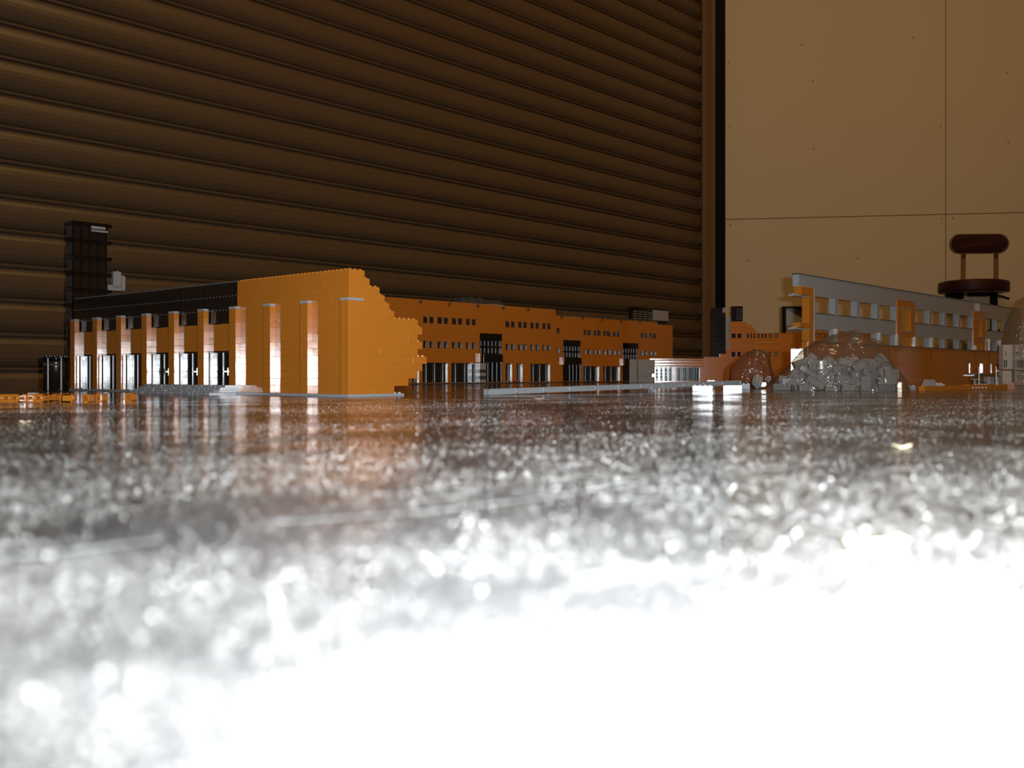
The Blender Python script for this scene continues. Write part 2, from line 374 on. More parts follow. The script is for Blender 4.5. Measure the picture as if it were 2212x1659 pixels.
# smoked upper glazing in three rows, each panel with its own pane
y1 = aEnd+ST; y0 = 31*ST
mb = MB()
for k in (10, 12, 14):
    y = y0
    while y < y1-1e-4:
        e = min(y+2*ST, y1)
        mb.box(1.25*ST, 1.75*ST, y+.0002, e-.0002, PL+k*BR+.0008, PL+(k+2)*BR-.0008, .0003, .004)
        y = e
    mb.box(ST, 2*ST, y0, y1, PL+k*BR-.0006, PL+k*BR+.0012)
mb.build('smoked_glazing', 'smoke', nb)
mb = MB()
for k in (12, 14, 16):
    y = y0
    while y < y1-ST*.5: mb.cyl((1.5*ST if k == 16 else 1.05*ST, y+ST/2, PL+k*BR-(0 if k == 16 else .001)), .0024 if k == 16 else .0014, .0017, 10); y += ST*(1 if k == 16 else 1)
mb.build('stud_row', 'dgrey', nb)
# dark doorways between the pillars
for i in range(3, 9):
    ya, yb = 10*ST*i+2*ST, 10*ST*(i+1)
    mb = MB(); zb = PL+ (4*PL if i < 5 else 0.0)
    mb.box(1.35*ST, 1.9*ST, ya, yb, PL, PL+6*BR)
    mb.box(1.1*ST, 1.4*ST, ya, ya+.0025, PL, PL+6*BR, .0006); mb.box(1.1*ST, 1.4*ST, yb-.0025, yb, PL, PL+6*BR, .0006)
    mb.box(1.0*ST, 1.4*ST, ya, yb, PL+6*BR-.0025, PL+6*BR, .0006)
    d = mb.build('doorway', 'glass', nb)
    mb = MB(); ym = (ya+yb)/2
    mb.cyl((1.3*ST, ym-.001, PL), .0022, 6*BR-.002, 14); mb.build('door_post', 'post', d)
    if i < 6:
        mb = MB()
        for s in (-1, 1):
            mb.box(.85*ST, .95*ST, ym+s*.006-.0006, ym+s*.006+.0006, PL+2.4*BR, PL+3.5*BR)
            mb.box(.85*ST, 1.35*ST, ym+min(0, s*.009), ym+max(0, s*.009), PL+2.9*BR, PL+3.05*BR)
        h = mb.build('door_handle', 'metal', d); tag(h, 'crossed chrome handles')
    else:
        mb = MB(); mb.box(1.2*ST, 1.36*ST, ym+.014, ym+.0155, PL, PL+6*BR-.003); mb.build('mullion', 'black', d)
# grey steps
mb = MB()
for j in range(4):
    mb.box(-(5-j)*ST, ST, 30*ST, 57*ST, j*PL+.00003, (j+1)*PL, .0002)
mb.build('steps', 'grey', nb)
mb = MB()
for j in range(4):
    for q in range(13): 
        y = 30*ST+(q+random.random())*2*ST
        mb.box(-(5-j)*ST-.0002, -(5-j)*ST+.0004, y, y+.0004, j*PL+.0004, (j+1)*PL-.0004)
mb.build('step_joint', 'white', nb)

# ================================================================== black tower behind the far end, glass drum beside it
TZ = 1.97
TO = at(156, TZ); tw = empty('model_tower', (*TO, 0), TH, 'tall black glazed model tower with grey bricks clipped on its right side, against the shutter', 'model tower')
TF = Face(TO, DB); wT = TF.u(232); dT = 0.028; Ht = TF.z(156, 478)
mb = MB(); mb.box(0.0015, wT-.0015, .0015, dT-.0015, 0, Ht-.004); mb.build('glazed_shaft', 'smoke', tw)
zb = [TF.z(156, y) for y in (480, 517, 553, 589, 624, 660, 696, 732, 768, 804)]
for z in zb:
    mb = MB(); mb.box(-.0015, wT+.009, -.0015, dT, z-.0032, z+.0032, .0004)
    for q in range(9): mb.cyl((.005+q*ST, .004, z+.003), .0022, .0016, 8)
    mb.build('floor_band', 'black', tw)
mb = MB()
for q in range(5): mb.cyl((.002+q*(wT-.004)/4, .0015, 0), .0018, Ht-.004, 10)
mb.cyl((.0016, dT-.003, 0), .0018, Ht-.004, 10)
mb.build('corner_post', 'black', tw)
mb = MB()
for k, z in enumerate(zb[:-1]):
    mb.box(-.0012, .0005, .003, dT-.003, zb[k+1]+.005, z-.005, .0004, .02)
mb.build('side_pane', 'dgrey', tw)
mb = MB()
x0, x1 = TF.u(196), TF.u(226); mb.box(x0, x1, -.004, .002, TF.z(196, 494), TF.z(196, 488), .0003); mb.box(x0, x1+.005, -.004, .002, TF.z(196, 500), TF.z(196, 496), .0003)
mb.build('loose_plate', 'grey', tw)
mb = MB(); x0, x1 = TF.u(242), TF.u(259); mb.box(x0, x1, -.006, .004, TF.z(250, 618), TF.z(250, 587), .0004)
mb.cyl((x0+.011, -.001, TF.z(250, 587)), .0024, .0017)
x2, x3 = TF.u(260), TF.u(268); mb.box(x2, x3, -.006, .004, TF.z(250, 626), TF.z(250, 596), .0004); mb.cyl((x2+.003, -.001, TF.z(250, 596)), .0024, .0017)
mb.box(wT, x3, -.003, .003, TF.z(250, 628), TF.z(250, 612)-.004)
mb.build('grey_brick', 'grey', tw)

GO = at(121, 1.66); gd = empty('glass_drum', (*GO, 0), TH, 'black smoked-glass drum standing left of the last pillar', 'drum')
rD = 25.5/F*1.66; hD = H-(769-HY)/F*1.66
mb = MB(); mb.lathe((0, 0, 0), [(rD*.9, .0), (rD, .001), (rD, hD-.012), (rD*1.0, hD-.0035), (rD*.96, hD-.003), (rD*.92, hD-.004)], 40)
mb.build('shell', 'drum', gd)
for a_ in (-2.25, -1.15):  # upright ribs added to the drum in place of its flash highlights
    mb = MB(); mb.cyl((rD*.98*math.cos(a_-TH+math.atan2(GO.y, GO.x)-math.pi/2+0), rD*.98*math.sin(a_-TH+math.atan2(GO.y, GO.x)-math.pi/2), .001), .0022, hD-.004, 12); mb.build('highlight_rib', 'glint', gd)
mb = MB(); mb.lathe((0, 0, 0), [(rD*.9, hD-.009), (rD*1.04, hD-.0085), (rD*1.06, hD-.004), (rD*1.04, hD-.0015), (rD*.5, hD-.001), (0.0001, hD-.001)], 40)
for q in range(12):
    a = q*math.pi/6; mb.cyl((rD*.82*math.cos(a), rD*.82*math.sin(a), hD-.0015), .0022, .0017, 8)
mb.build('rim', 'black', gd)
mb = MB(); mb.box(-.012, .012, -rD*1.02, -rD*.9, hD-.016, hD-.012, .0005); o = mb.build('name_bar', 'dgrey', gd); o.rotation_euler = (0, 0, -TH+math.atan2(GO.x, -GO.y)*0)

# ================================================================== FAR BUILDING (parallel to the shutter)
BO = at(915, 2.80); BF = Face(BO, DB)
far = empty('terrace_building', (*BO, 0), TH, 'long orange brick-built model terrace with rows of small dark windows, in front of the shutter', 'model building')
xL, xS, xR, xE = BF.u(700), BF.u(1200), BF.u(1420), BF.u(1453)
H1 = BF.z(1000, 653.5); H2 = BF.z(1300, 687)
def R5(x0, y0, x1, y1, ox=850, oy=600, sc=5.53): return (ox+x0/sc, oy+y0/sc, ox+x1/sc, oy+y1/sc)
wins = []
UL = [(355, 405), (430, 478), (528, 578), (603, 650), (700, 748), (773, 820), (868, 912), (938, 982), (1340, 1385), (1405, 1447), (1490, 1532), (1553, 1594), (1635, 1676), (1698, 1738), (1780, 1817), (1838, 1877)]
zu0, zu1 = BF.z(850+1000/5.53, 600+572/5.53), BF.z(850+1000/5.53, 600+496/5.53)
zl0, zl1 = BF.z(850+1000/5.53, 600+853/5.53), BF.z(850+1000/5.53, 600+776/5.53)
for a, b in UL:
    for z0_, z1_ in ((zu0, zu1), (zl0, zl1)): wins.append((BF.u(850+a/5.53), BF.u(850+b/5.53), z0_, z1_))
for z0_, z1_ in ((BF.z(1206, 720.5), BF.z(1206, 708.2)), (BF.z(1206, 764), BF.z(1206, 752))): wins.append((BF.u(1180+125/5.53), BF.u(1180+160/5.53), z0_, z1_))
UR = [(447, 480), (495, 535), (567, 600), (612, 650), (685, 718), (728, 768), (800, 833), (845, 880), (1130, 1163), (1172, 1208), (1235, 1268), (1277, 1312)]
zr = [(BF.z(1300, 600+695/5.53), BF.z(1300, 600+632/5.53)), (BF.z(1300, 600+920/5.53), BF.z(1300, 600+860/5.53))]
for a, b in UR:
    for z0_, z1_ in zr: wins.append((BF.u(1180+a/5.53), BF.u(1180+b/5.53), z0_, z1_))
for px in (1640, 1500): pass
zP = BF.z(1060, 720.5)
ports = [(BF.u(1036), BF.u(1084), 0.004, zP), (BF.u(1216), BF.u(1254), 0.004, BF.z(1235, 735)), (BF.u(1345), BF.u(1378.5), 0.004, BF.z(1360, 741))]
gz1 = BF.z(990, 784)
ground = [(BF.u(890), BF.u(905), .004, gz1), (BF.u(912.5), BF.u(967), .004, gz1), (BF.u(975), BF.u(1035), .004, gz1), (BF.u(1092), BF.u(1106), .004, gz1),
          (BF.u(1116), BF.u(1128.5), .004, gz1), (BF.u(1146), BF.u(1188), .004, gz1), (BF.u(1260), BF.u(1294), .004, BF.z(1280, 791)), (BF.u(1303), BF.u(1339), .004, BF.z(1320, 791))]
holes = wins+ports+ground
xs = sorted(set([xL, xS, xR, xE]+[v for h in holes for v in h[:2]])); zs_ = sorted(set([0.003, H2-BR, H2, H1]+[v for h in holes for v in h[2:]]))
def solidB(x, z):
    if x > xS and z > H2: return False
    if x > xR and z > H2-BR: return False
    return not any(h[0] < x < h[1] and h[2] < z < h[3] for h in holes)
mb = MB(); mb.grid(xs, zs_, solidB, 0, ST)
far_wall = mb.build('facade_wall', 'orange', far)
mb = MB(); mb.box(xL, xE, ST, ST*1.6, 0.003, H2-BR-.001); mb.box(xL, xS, ST, ST*1.6, H2-BR-.001, H1-.002)
mb.build('dark_backing', 'smoke', far)
mb = MB(); mb.box(xL, BF.u(1200), -.012, .05, 0, .003, .0005); mb.build('base_plate', 'dgrey', far)
for (a, b, c, d) in wins:
    mb = MB(); t = .0011
    mb.box(a, a+t, .0005, .005, c, d); mb.box(b-t, b, .0005, .005, c, d); mb.box(a, b, .0005, .005, c, c+t*1.3); mb.box(a, b, .0005, .005, d-t*1.3, d)
    mb.box(a+t, b-t, .004, .0048, c, d)
    mb.build('window', 'glass', far)
for pi, (a, b, c, d) in enumerate(ports):
    w = b-a; hh = d-c
    mb = MB(); mb.box(a, b, -.0008, .007, d-.145*hh, d); mb.box(a, b, .0035, .007, c, d-.1*hh)
    zt = d-.145*hh; zm = zt-.135*hh; zl = zm-.135*hh
    mb.box(a, b, -.0004, .006, zm-.002, zm+.002); mb.box(a, b, -.0004, .006, zl-.004, zl)
    po = mb.build('entrance_tower', 'black', far)
    mb = MB()
    for q in range(6):
        x = a+(q+.5)*w/6
        mb.cyl((x, .0028, zm+.003), .0034, zt-zm-.004, 12); mb.cyl((x, .0028, zl+.001), .0034, zm-zl-.004, 12)
    mb.build('window_column', 'post', po)
    mb = MB(); zc = c+.41*hh; mb.box(a+.008, b-.004, -ST*1.1, .004, zc, zl-.003, .0004)
    mb.build('canopy_box', 'black', po)
    if pi < 2:
        mb = MB()
        for q in range(4): mb.cyl((a+w*(.35+.2*q), -.001, c), .0028, zc-c-.001, 12)
        mb.build('glass_post', 'post', po)
    mb = MB(); nC = 5
    for q in range(nC): mb.box(a-.0085, a-.0005, -ST, 0, zc+(q)*(zl-zc)/nC, zc+(q+1)*(zl-zc)/nC-.0003, .0003, .006)
    mb.build('side_block', 'orange', po)
def glass_bay(x0, x1, z1, n, par):
    mb = MB(); mb.box(x0, x1, .0045, .0065, .004, z1); mb.box(x0, x1, .001, .005, z1-.003, z1)
    o = mb.build('shop_window', 'glass', par)
    for q in range(n): 
        x = x0+(q+.5)*(x1-x0)/n; mb = MB()
        mb.cyl((x, .0025, .004), .0034, z1-.006, 14, r2=.0030); mb.cyl((x, .0025, z1*.4), .0038, .0015, 14)
        mb.build('round_post', 'post', o)
for i, gq in enumerate(ground):
    if i in (1, 2, 5, 6, 7): glass_bay(gq[0], gq[1], gq[3], 3, far)
    else: glass_bay(gq[0], gq[1], gq[3], 1, far)
mb = MB(); x0, x1 = BF.u(1036, -.02), BF.u(1050, -.02)
for q in range(6): mb.box(x0, x1, -.02, -.001, .003+q*BR, .003+(q+1)*BR-.0002, .0003)
sc_ = mb.build('striped_pier', 'grey', far)
mb = MB()
for q in (1, 3): mb.box(x0-.0003, x1+.0003, -.0203, -.001, .003+q*BR, .003+(q+1)*BR-.0002)
mb.build('dark_course', 'dgrey', sc_)
for px, L in ((907, 0), (970, 0), (1031, 0), (1086, 0), (1140, 0), (1212, 0), (1257, 2), (1300, 2), (1341, 2), (1381, 2)):
    py = 600+(265+ (px-907)*0.0785*5.53)/5.53 if px < 1200 else BF.O.y*0+HY-(H2-H)/BF.Z(px)*F+1.5
    x = BF.u(px); z = BF.z(px, py) if px >= 1200 else H1-.004
    mb = MB(); mb.box(x-.004, x+.006, -.004, 0, z-.005, z-.002); mb.cyl((x, -.004, z-.002), .002, .004, 8); mb.build('roof_clip', 'dgrey', far)
mb = MB(); mb.box(xS, BF.u(1418), -.002, .012, H2, H2+.0035); mb.build('roof_rim', 'dgrey', far)
mb = MB(); mb.box(BF.u(1101), BF.u(1116), -.012, -.006, .003, .007, .0005)
studs(mb, BF.u(1101), BF.u(1116), -.009, .007); tag(mb.build('red_plate', 'red', far), 'small red plate at the foot of the wall')
mb = MB()                                          # black parts lying on the roof
for i in range(9):
    x = BF.u(1001+i*5.6); mb.box(x, x+.016, .010, .040, H1-.003, H1+.014+.004*math.sin(i*1.9+.6), .001, .10)
o = mb.build('roof_debris', 'dgrey')
o.location = (*BO, 0); o.rotation_euler = (0, 0, TH); tag(o, 'low heap of dark plates lying on the left part of the terrace roof', 'roof parts')
mb = MB(); mb.box(BF.u(1059), BF.u(1090), .004, .010, H1-.003, H1+.0022); q = mb.build('grey_strip', 'grey', o)
mb = MB(); mb.box(BF.u(1052), BF.u(1090), .012, .045, H1-.003, H1+.014, .001, .02); mb.build('dark_slab', 'dgrey', o)
vb = empty('roof_vent', (*BO, 0), TH, 'black louvred vent block with a plain grey panel beside it, on the terrace roof', 'roof vent')
x0, x1, x2 = BF.u(1364, .03), BF.u(1410, .03), BF.u(1443, .03)
z0v, z1v = BF.z(1385, 690, .03), BF.z(1385, 664.5, .03)
mb = MB(); mb.box(x0, x1, .03, .042, z0v-.01, z1v); mb.box(x1, x2+.004, .036, .046, z0v-.01, z1v+.001); studs(mb, x0, x2, .035, z1v); mb.build('casing', 'black', vb)
mb = MB()
for i in range(4):
    for k in range(4): mb.box(x0+.012+i*(x1-x0-.01)/4, x0+.002+(i+.8)*(x1-x0-.01)/4+.008, .0285, .031, z0v+.002+k*.0082, z0v+.004+k*.0082)
mb.build('louvre', 'grey', vb)
mb = MB(); mb.box(x1+.002, x2, .028, .036, z0v, z1v-.005, .0005); mb.build('grey_panel', 'grey', vb)

# ================================================================== ENTRANCE WING (faces the lens)
DO = at(1400, 3.58); D1 = at(1800, 3.50); dD = (D1-DO).normalized(); DF = Face(DO, dD)
ew = empty('entrance_wing', (*DO, 0), math.atan2(dD.y, dD.x), 'orange brick-built model wing with a stepped broken top, facing the lens', 'model building')
U = DF.u; ZZ = DF.z
def c5(x, y): px = 1480+x/6.38; return (U(px), ZZ(px, 620+y/6.38))
outline = [(U(1404), ZZ(1450, 775)), (U(1520), ZZ(1530, 771)), (c5(480, 0)[0], c5(500, 922)[1]), (c5(565, 0)[0], c5(560, 860)[1]), (c5(600, 0)[0], c5(600, 700)[1]),
           (c5(620, 0)[0], c5(700, 482)[1]), (c5(850, 0)[0], c5(850, 520)[1]), (c5(925, 0)[0], c5(925, 560)[1]), (c5(960, 0)[0], c5(960, 600)[1]), (c5(985, 0)[0], c5(1100, 636)[1]), (U(1900), 0)]
dwin = [(640, 700), (722, 775), (855, 880), (905, 925), (945, 965), (1000, 1025), (1050, 1075), (1095, 1120), (1155, 1190), (1230, 1280), (1800, 1850), (1880, 1930)]
dh = []
for a, b in dwin:
    a_, b_ = c5(a, 0)[0], c5(b, 0)[0]
    dh += [(a_, b_, c5(1000, 704)[1], c5(1000, 640)[1]), (a_, b_, c5(1000, 960)[1], c5(1000, 893)[1])]
gq = [(U(1414), U(1453), .004, ZZ(1440, 793.5)), (U(1460), U(1511), .004, ZZ(1480, 794))]
xs = sorted(set([p[0] for p in outline]+[v for h in dh+gq for v in h[:2]])); zs_ = sorted(set([0.0]+[p[1] for p in outline[:-1]]+[v for h in dh+gq for v in h[2:]]))
def solidD(x, z):
    for i in range(len(outline)-1):
        if outline[i][0] <= x < outline[i+1][0]:
            return z < outline[i][1] and not any(h[0] < x < h[1] and h[2] < z < h[3] for h in dh+gq)
    return False
mb = MB(); mb.grid(xs, zs_, solidD, 0, ST*1.5); mb.build('broken_wall', 'orange', ew)
for h in dh:
    if h[3] < 0.2:
        mb = MB(); t = .0025
        mb.box(h[0], h[0]+t, .001, .008, h[2], h[3]); mb.box(h[1]-t*.7, h[1], .001, .008, h[2], h[3]); mb.box(h[0], h[1], .001, .008, h[2], h[2]+t*.7); mb.box(h[0], h[1], .001, .008, h[3]-t*.7, h[3])
        if h[0] < c5(1150, 0)[0]: mb.box(h[0], h[1], .005, .006, h[2], h[3])
        mb.build('window', 'black', ew)
for x0_, x1_, z0_, z1_ in gq:
    mb = MB(); mb.box(x0_, x1_, .006, .008, z0_, z1_)
    o = mb.build('shop_window', 'glass', ew); mb = MB()
    for q in range(4): mb.cyl((x0_+(q+.5)*(x1_-x0_)/4, .003, z0_), .004, z1_-z0_, 12); 
    for q in range(4): mb.box(x0_, x1_, -.001, .003, z0_+(q+.5)*(z1_-z0_)/4, z0_+(q+.5)*(z1_-z0_)/4+.0015)
    mb.build('glazing_bar', 'black', o)
for xa_, xb_, y, rr_ in ((1412, 1520, 776, .0022), (1412, 1520, 782.5, .0022), (1412, 1520, 788.5, .0022), (1632, 1682, 739, .0014), (1632, 1682, 751, .0014)):
    mb = MB(); mb.cyl((U(xa_), .0007-rr_, ZZ((xa_+xb_)/2, y)-.003), rr_, U(xb_)-U(xa_), 12, 'X'); mb.build('rounded_ledge', 'orange', ew)
mb = MB(); x0, x1 = U(1538), U(1568)
mb.box(x0, x1, .016, .045, 0, ZZ(1550, 664), .001)
for k in range(14): mb.box(x0+.004, x1-.002, .0145, .017, .02+k*.0155, .0235+k*.0155, .0006)
pt = tag(mb.build('black_tower', 'black'), 'slim black ribbed tower behind the broken orange wing, before the black wall strip', 'model tower'); pt.location = ew.location; pt.rotation_euler = ew.rotation_euler
mb = MB(); x2 = U(1580); xg = U(1561.5)
for k in range(16): mb.box(x1+.0003, x2, .015, .035, .075+k*BR, .075+(k+1)*BR-.0004, .0004, .004)
zt = .075+16*BR; mb.box(xg, x1+.0003, .013, .0158, ZZ(1560, 675), ZZ(1560, 664.5), .0004)
mb.box(x1+.0003, x2, .015, .035, 0.0, .075)
mb.build('grey_pier', 'grey', pt)
mb = MB(); mb.box(U(1580.3), U(1604.5), .0005, .03, ZZ(1590, 694), ZZ(1590, 661.5), .0008); ob = mb.build('vent_block', 'black')
ob.location = ew.location; ob.rotation_euler = ew.rotation_euler; tag(ob, 'black louvred block on top of the broken orange wing', 'roof vent')
mb = MB()
for k in range(6):
    for q in range(2): mb.box(U(1591.5+q*6.5), U(1595+q*6.5), -.0008, .0008, ZZ(1590, 690-k*4.3), ZZ(1590, 689-k*4.3))
mb.build('louvre', 'grey', ob)
tr = empty('roof_turret', (*DO, 0), math.atan2(dD.y, dD.x), 'black-framed half-round grey turret on the orange wing, left of the grey gallery', 'turret')
xa, xb = U(1690), U(1739); za, zt = ZZ(1715, 719.5), ZZ(1715, 662)
mb = MB(); mb.box(xa, U(1698), .002, .05, za, zt, .001); mb.box(xb-.003, xb, .002, .05, za, zt, .001); mb.box(xa, xb, .046, .05, za, zt); mb.box(xa, xb, .002, .05, zt-.004, zt, .0008)
studs(mb, xa, xb, .006, zt); mb.build('frame', 'black', tr)
mb = MB(); n = 14; x0, x1 = U(1699), xb-.003; vs = []
for i in range(n+1):
    a = i/n; x = x0+(x1-x0)*a; y = .010+.020*math.sin(a*math.pi/2)**2
    vs += [(x, y, za), (x, y, zt-.005)]
mb.add(vs, [(2*i, 2*i+2, 2*i+3, 2*i+1) for i in range(n)], True)
mb.build('curved_panel', 'grey', tr)
# big grey blocks at the wing's left end
f0 = -.21; gp = DF.O+DF.d*DF.u(1386, f0)+DF.n*f0
gb = empty('grey_block', (*gp, 0), math.atan2(dD.y, dD.x)-math.radians(9), 'cluster of big light grey bricks left of the glazed entrance', 'bricks')
mb = MB(); Xc = DF.u(1386, f0)
X = lambda px: DF.u(px, f0)-Xc; FF = 0.0
zA, zM, zB2 = DF.z(1385, 776, f0), DF.z(1385, 796, f0), 0
mb.box(X(1359), X(1376), FF, FF+.03, .0, zA, .0008); mb.box(X(1377.5), X(1412), FF+.001, FF+.03, 0, .0191, .0008, .004); mb.box(X(1377.5), X(1406), FF+.001, FF+.03, .0193, .0285, .0008, .006)
mb.box(X(1377.5), X(1412), FF+.001, FF+.03, .0287, zA-.001, .0008, .004)
mb.build('stacked_brick', 'grey', gb)

# ================================================================== GREY GALLERY WITH ORANGE BASE (right)
CO_ = at(1716, 1.83); CF = Face(CO_, DB)
gal = empty('gallery_building', (*CO_, 0), TH, 'long light grey model gallery with two window rows and orange frames on an orange base', 'model building')
u = CF.u; TW = .0125
Hc, a1, a0, b1, b0 = .2105, .1738, .1432, .1115, .0895
op = [(1761, 1803.5), (1811, 1850.7), (1857, 1894), (1900, 1934.6), (1977, 2007.3), (2012, 2040), (2044, 2070), (2074, 2100.6), (2130, 2152.5), (2155.6, 2176.6)]
hc = []
for a, b in op: hc += [(u(a), u(b), a0, a1), (u(a), u(b), b0, b1)]
fr1 = (u(1936.5), u(1974.5)); fr2 = (u(2101.5), u(2126.7))
for f_ in (fr1, fr2): hc.append((f_[0], f_[1], b0, .190))
gap = (u(2105), u(2116)); hc.append((gap[0], gap[1], .19, .3)); hc.append((u(1700), u(1756.5), b0-.001, .1885))
xw0, xw1 = u(1726), u(2206)
xs = sorted(set([xw0, xw1]+[min(max(v, xw0), xw1) for h in hc for v in h[:2]])); zs_ = sorted(set([b0, Hc]+[v for h in hc for v in h[2:] if b0 < v < Hc]))
for part_ in (lambda x: x < gap[0]+.005, lambda x: x >= gap[0]+.005):
    mb = MB(); mb.grid(xs, zs_, lambda x, z: part_(x) and not any(h[0] < x < h[1] and h[2] < z < h[3] for h in hc), 0, TW); mb.build('window_wall', 'grey', gal)
mb = MB()
for x0_, x1_ in ((xw0-.004, gap[0]), (gap[1], xw1)):
    x = x0_
    while x < x1_-.01: mb.box(x, min(x+ST*1.6, x1_), -.0008, TW, Hc, Hc+.0017); x += ST*2
mb.box(xw0-.004, gap[0], .001, TW, Hc, Hc+.0009); mb.box(gap[1], xw1, .001, TW, Hc, Hc+.0009)
mb.build('roof_edge', 'dgrey', gal)
mb = MB()
for h in hc[:-3]:
    if h[1]-h[0] > .02 and h not in (hc[-4],): mb.box(h[0], h[1], -.0004, TW, h[2]-.0016, h[2])
mb.build('window_sill', 'dgrey', gal)
def frame(x0, x1, x2, x3, hz0, hz1):
    mb = MB(); y0 = -.002; y1 = TW-.001
    mb.grid([x0, x1, x2, x3], [b0, b0+.0+.019, hz0, hz1, .189], lambda x, z: not (x1 < x < x2 and (hz0 < z < hz1 or z < b0+.019)), y0, y1)
    o = mb.build('orange_frame', 'orange', gal)
    m2 = MB(); m2.box(x1-.001, x2+.001, y0-.001, y1, hz1-.002, hz1); m2.box(x1-.001, x2+.001, y0-.001, y1, hz0, hz0+.0015); m2.build('grey_lintel', 'grey', o)
frame(fr1[0]+.0005, u(1945.5), u(1966), fr1[1]-.0005, .1215, .1735)
frame(fr2[0]+.0005, u(2109), u(2120), fr2[1]-.0005, .1215, .1735)
mb = MB(); xa, xb = u(1746), u(1756)
mb.box(xa, xb, -.002, TW, b0-.03, .1886); mb.box(u(1729), xa, -.002, TW, .1735, .1886); mb.box(u(1726), xa, -.002, TW, .1135, .1225)
mb.build('cut_orange_frame', 'orange', gal)
mb = MB(); mb.box(xb, xb+.0035, -.003, TW, b0, .1886); mb.build('grey_edge', 'grey', gal)
for z in (.1700, .1095):
    mb = MB(); mb.box(u(1713), xa, -.0016, .010, z-.0005, z+.0028, .0003); studs(mb, u(1713), u(1726), .003, z+.0028); mb.build('projecting_plate', 'grey', gal)
xb0, xb1 = u(1745), u(2206)
bw = [(u(2094), u(2099.5)), (u(2117.5), u(2125)), (u(2141), u(2146)), (u(2154), u(2163))]
mb = MB(); zb0, zb1 = CF.z(2100, 806), CF.z(2100, 785)
mb.grid(sorted([xb0, xb1]+[v for q in bw for v in q]), [0, zb0, zb1, b0-.0015], lambda x, z: not any(a < x < b and zb0 < z < zb1 for a, b in bw), .001, .012)
mb.build('base_wall', 'orange', gal)
mb = MB(); mb.box(xb0, xb1, -.0005, .02, b0-.0015, b0-.0001); mb.build('grey_ledge', 'dgrey', gal)
for a, b in bw:
    mb = MB(); mb.box(a, b, .006, .011, zb0, zb1); mb.build('slot_window', 'glass', gal)
for px, w, y_ in ((1932, 7, 725), (1971, 8, 729), (2008, 8, 731), (2103, 7, 747), (2133, 6, 733), (2157, 6, 736), (1800, 7, 712), (1894, 7, 720)):
    x = u(px); mb = MB(); zt_ = max(b0+.008, CF.z(px, y_)); mb.box(x, x+w*.0014, -.006, .0, b0-.0001, zt_, .0004); mb.cyl((x+w*.0007, -.003, zt_), .0022, .0016, 8); mb.build('small_post', 'white', gal)
mb = MB(); mb.box(u(2094), u(2170), -.012, .001, CF.z(2120, 812), CF.z(2120, 809.5)); studs(mb, u(2094), u(2170), -.008, CF.z(2120, 809.5)); mb.build('lower_ledge', 'dgrey', gal)

# ================================================================== STOOL-CHAIR behind the gallery
CZ = 3.82
ch = empty('swivel_chair', (*at(2103, CZ), 0), math.radians(-3), 'small dark red swivel chair with padded backrest by the beige wall', 'chair')
k = CZ/F; zf = lambda y: H-(y-HY)*k; ZBK = .531
rs = 71*k
mb = MB(); mb.lathe((0, 0, 0), [(rs*.92, .3355), (rs*.985, .336), (rs, .340), (rs, .370), (rs*.97, .376), (rs*.85, .3795), (0.0001, .3805)], 48)
seat = mb.build('seat', 'vinyl', ch)
mb = MB(); mb.lathe((0, 0, 0), [(0.0001, .334), (rs*.90, .334), (rs*.935, .3365)], 40); mb.build('seat_board', 'wood', seat)
mb = MB(); n = 40; L2, rr = 62*k-21*k, 21*k; yb = rs*.78; vs = []; prof_ = []
for i in range(n):
    a = 2*math.pi*i/n; prof_.append((math.copysign(L2, math.cos(a))+rr*1.0*math.cos(a), rr*math.sin(a)))
lay = [(-.013, .93), (-.011, .97), (-.006, 1.0), (.006, 1.0), (.009, .96)]
for d, sc in lay:
    for x, z in prof_: vs.append((.052+x*(1-(1-sc)*.4), yb+d-.05*(x/.11)**2*.3, ZBK+z*sc))
mb.add(vs, [(j*n+i, j*n+(i+1) % n, (j+1)*n+(i+1) % n, (j+1)*n+i) for j in range(4) for i in range(n)], True); mb.add(vs[:n], [tuple(range(n-1, -1, -1))]); mb.add(vs[-n:], [tuple(range(n))])
br_ = mb.build('backrest', 'vinyl', ch)
mb = MB()
for i in range(n):
    p, q = prof_[i], prof_[(i+1) % n]
    mb.tube((.052+p[0], yb-.010-.015*(p[0]/.11)**2, ZBK+p[1]*1.0), (.052+q[0], yb-.010-.015*(q[0]/.11)**2, ZBK+q[1]*1.0), .0026, 6)
mb.build('piping', 'wood', br_)
for px0, px1 in ((2080, 2076), (2151, 2147)):
    mb = MB(); mb.tube(((px0-2103)*k+.045, yb+.012, ZBK-.03), ((px1-2103)*k+.042, yb-.01, .350), .0085, 12); mb.build('backrest_post', 'wood', ch)
mb = MB(); mb.box((2048-2103)*k, (2078-2103)*k, -.03, .03, zf(646), .334, .004); mb.box(-.02, .065, -.02, .02, zf(640), .334, .003)
mb.cyl(((2146-2103)*k, 0, .06), .013, .334-.06, 16); mb.cyl(((2146-2103)*k, 0, .04), .02, zf(700)-.06, 16)
mb.build('column', 'blackpaint', ch)
for i in range(5):
    a = i*math.tau/5+.3; mb = MB(); cx_ = (2146-2103)*k
    mb.tube((cx_, 0, .07), (cx_+.15*math.cos(a), .15*math.sin(a), .028), .011, 10, .008)
    l = mb.build('leg', 'blackpaint', ch); mb = MB(); mb.cyl((cx_+.15*math.cos(a)-.008, .15*math.sin(a), .014), .014, .016, 14, 'X'); mb.build('castor', 'blackpaint', l)
mb = MB(); mb.tube(((2150-2103)*k, -.02, zf(639)), ((2166-2103)*k, -.05, zf(648)), .004, 8); mb.build('lever', 'blackpaint', ch)
mb = MB(); mb.box((2151-2103)*k, (2157-2103)*k, -.03, -.02, zf(645), zf(638), .001); mb.build('lever_bracket', 'metal', ch)

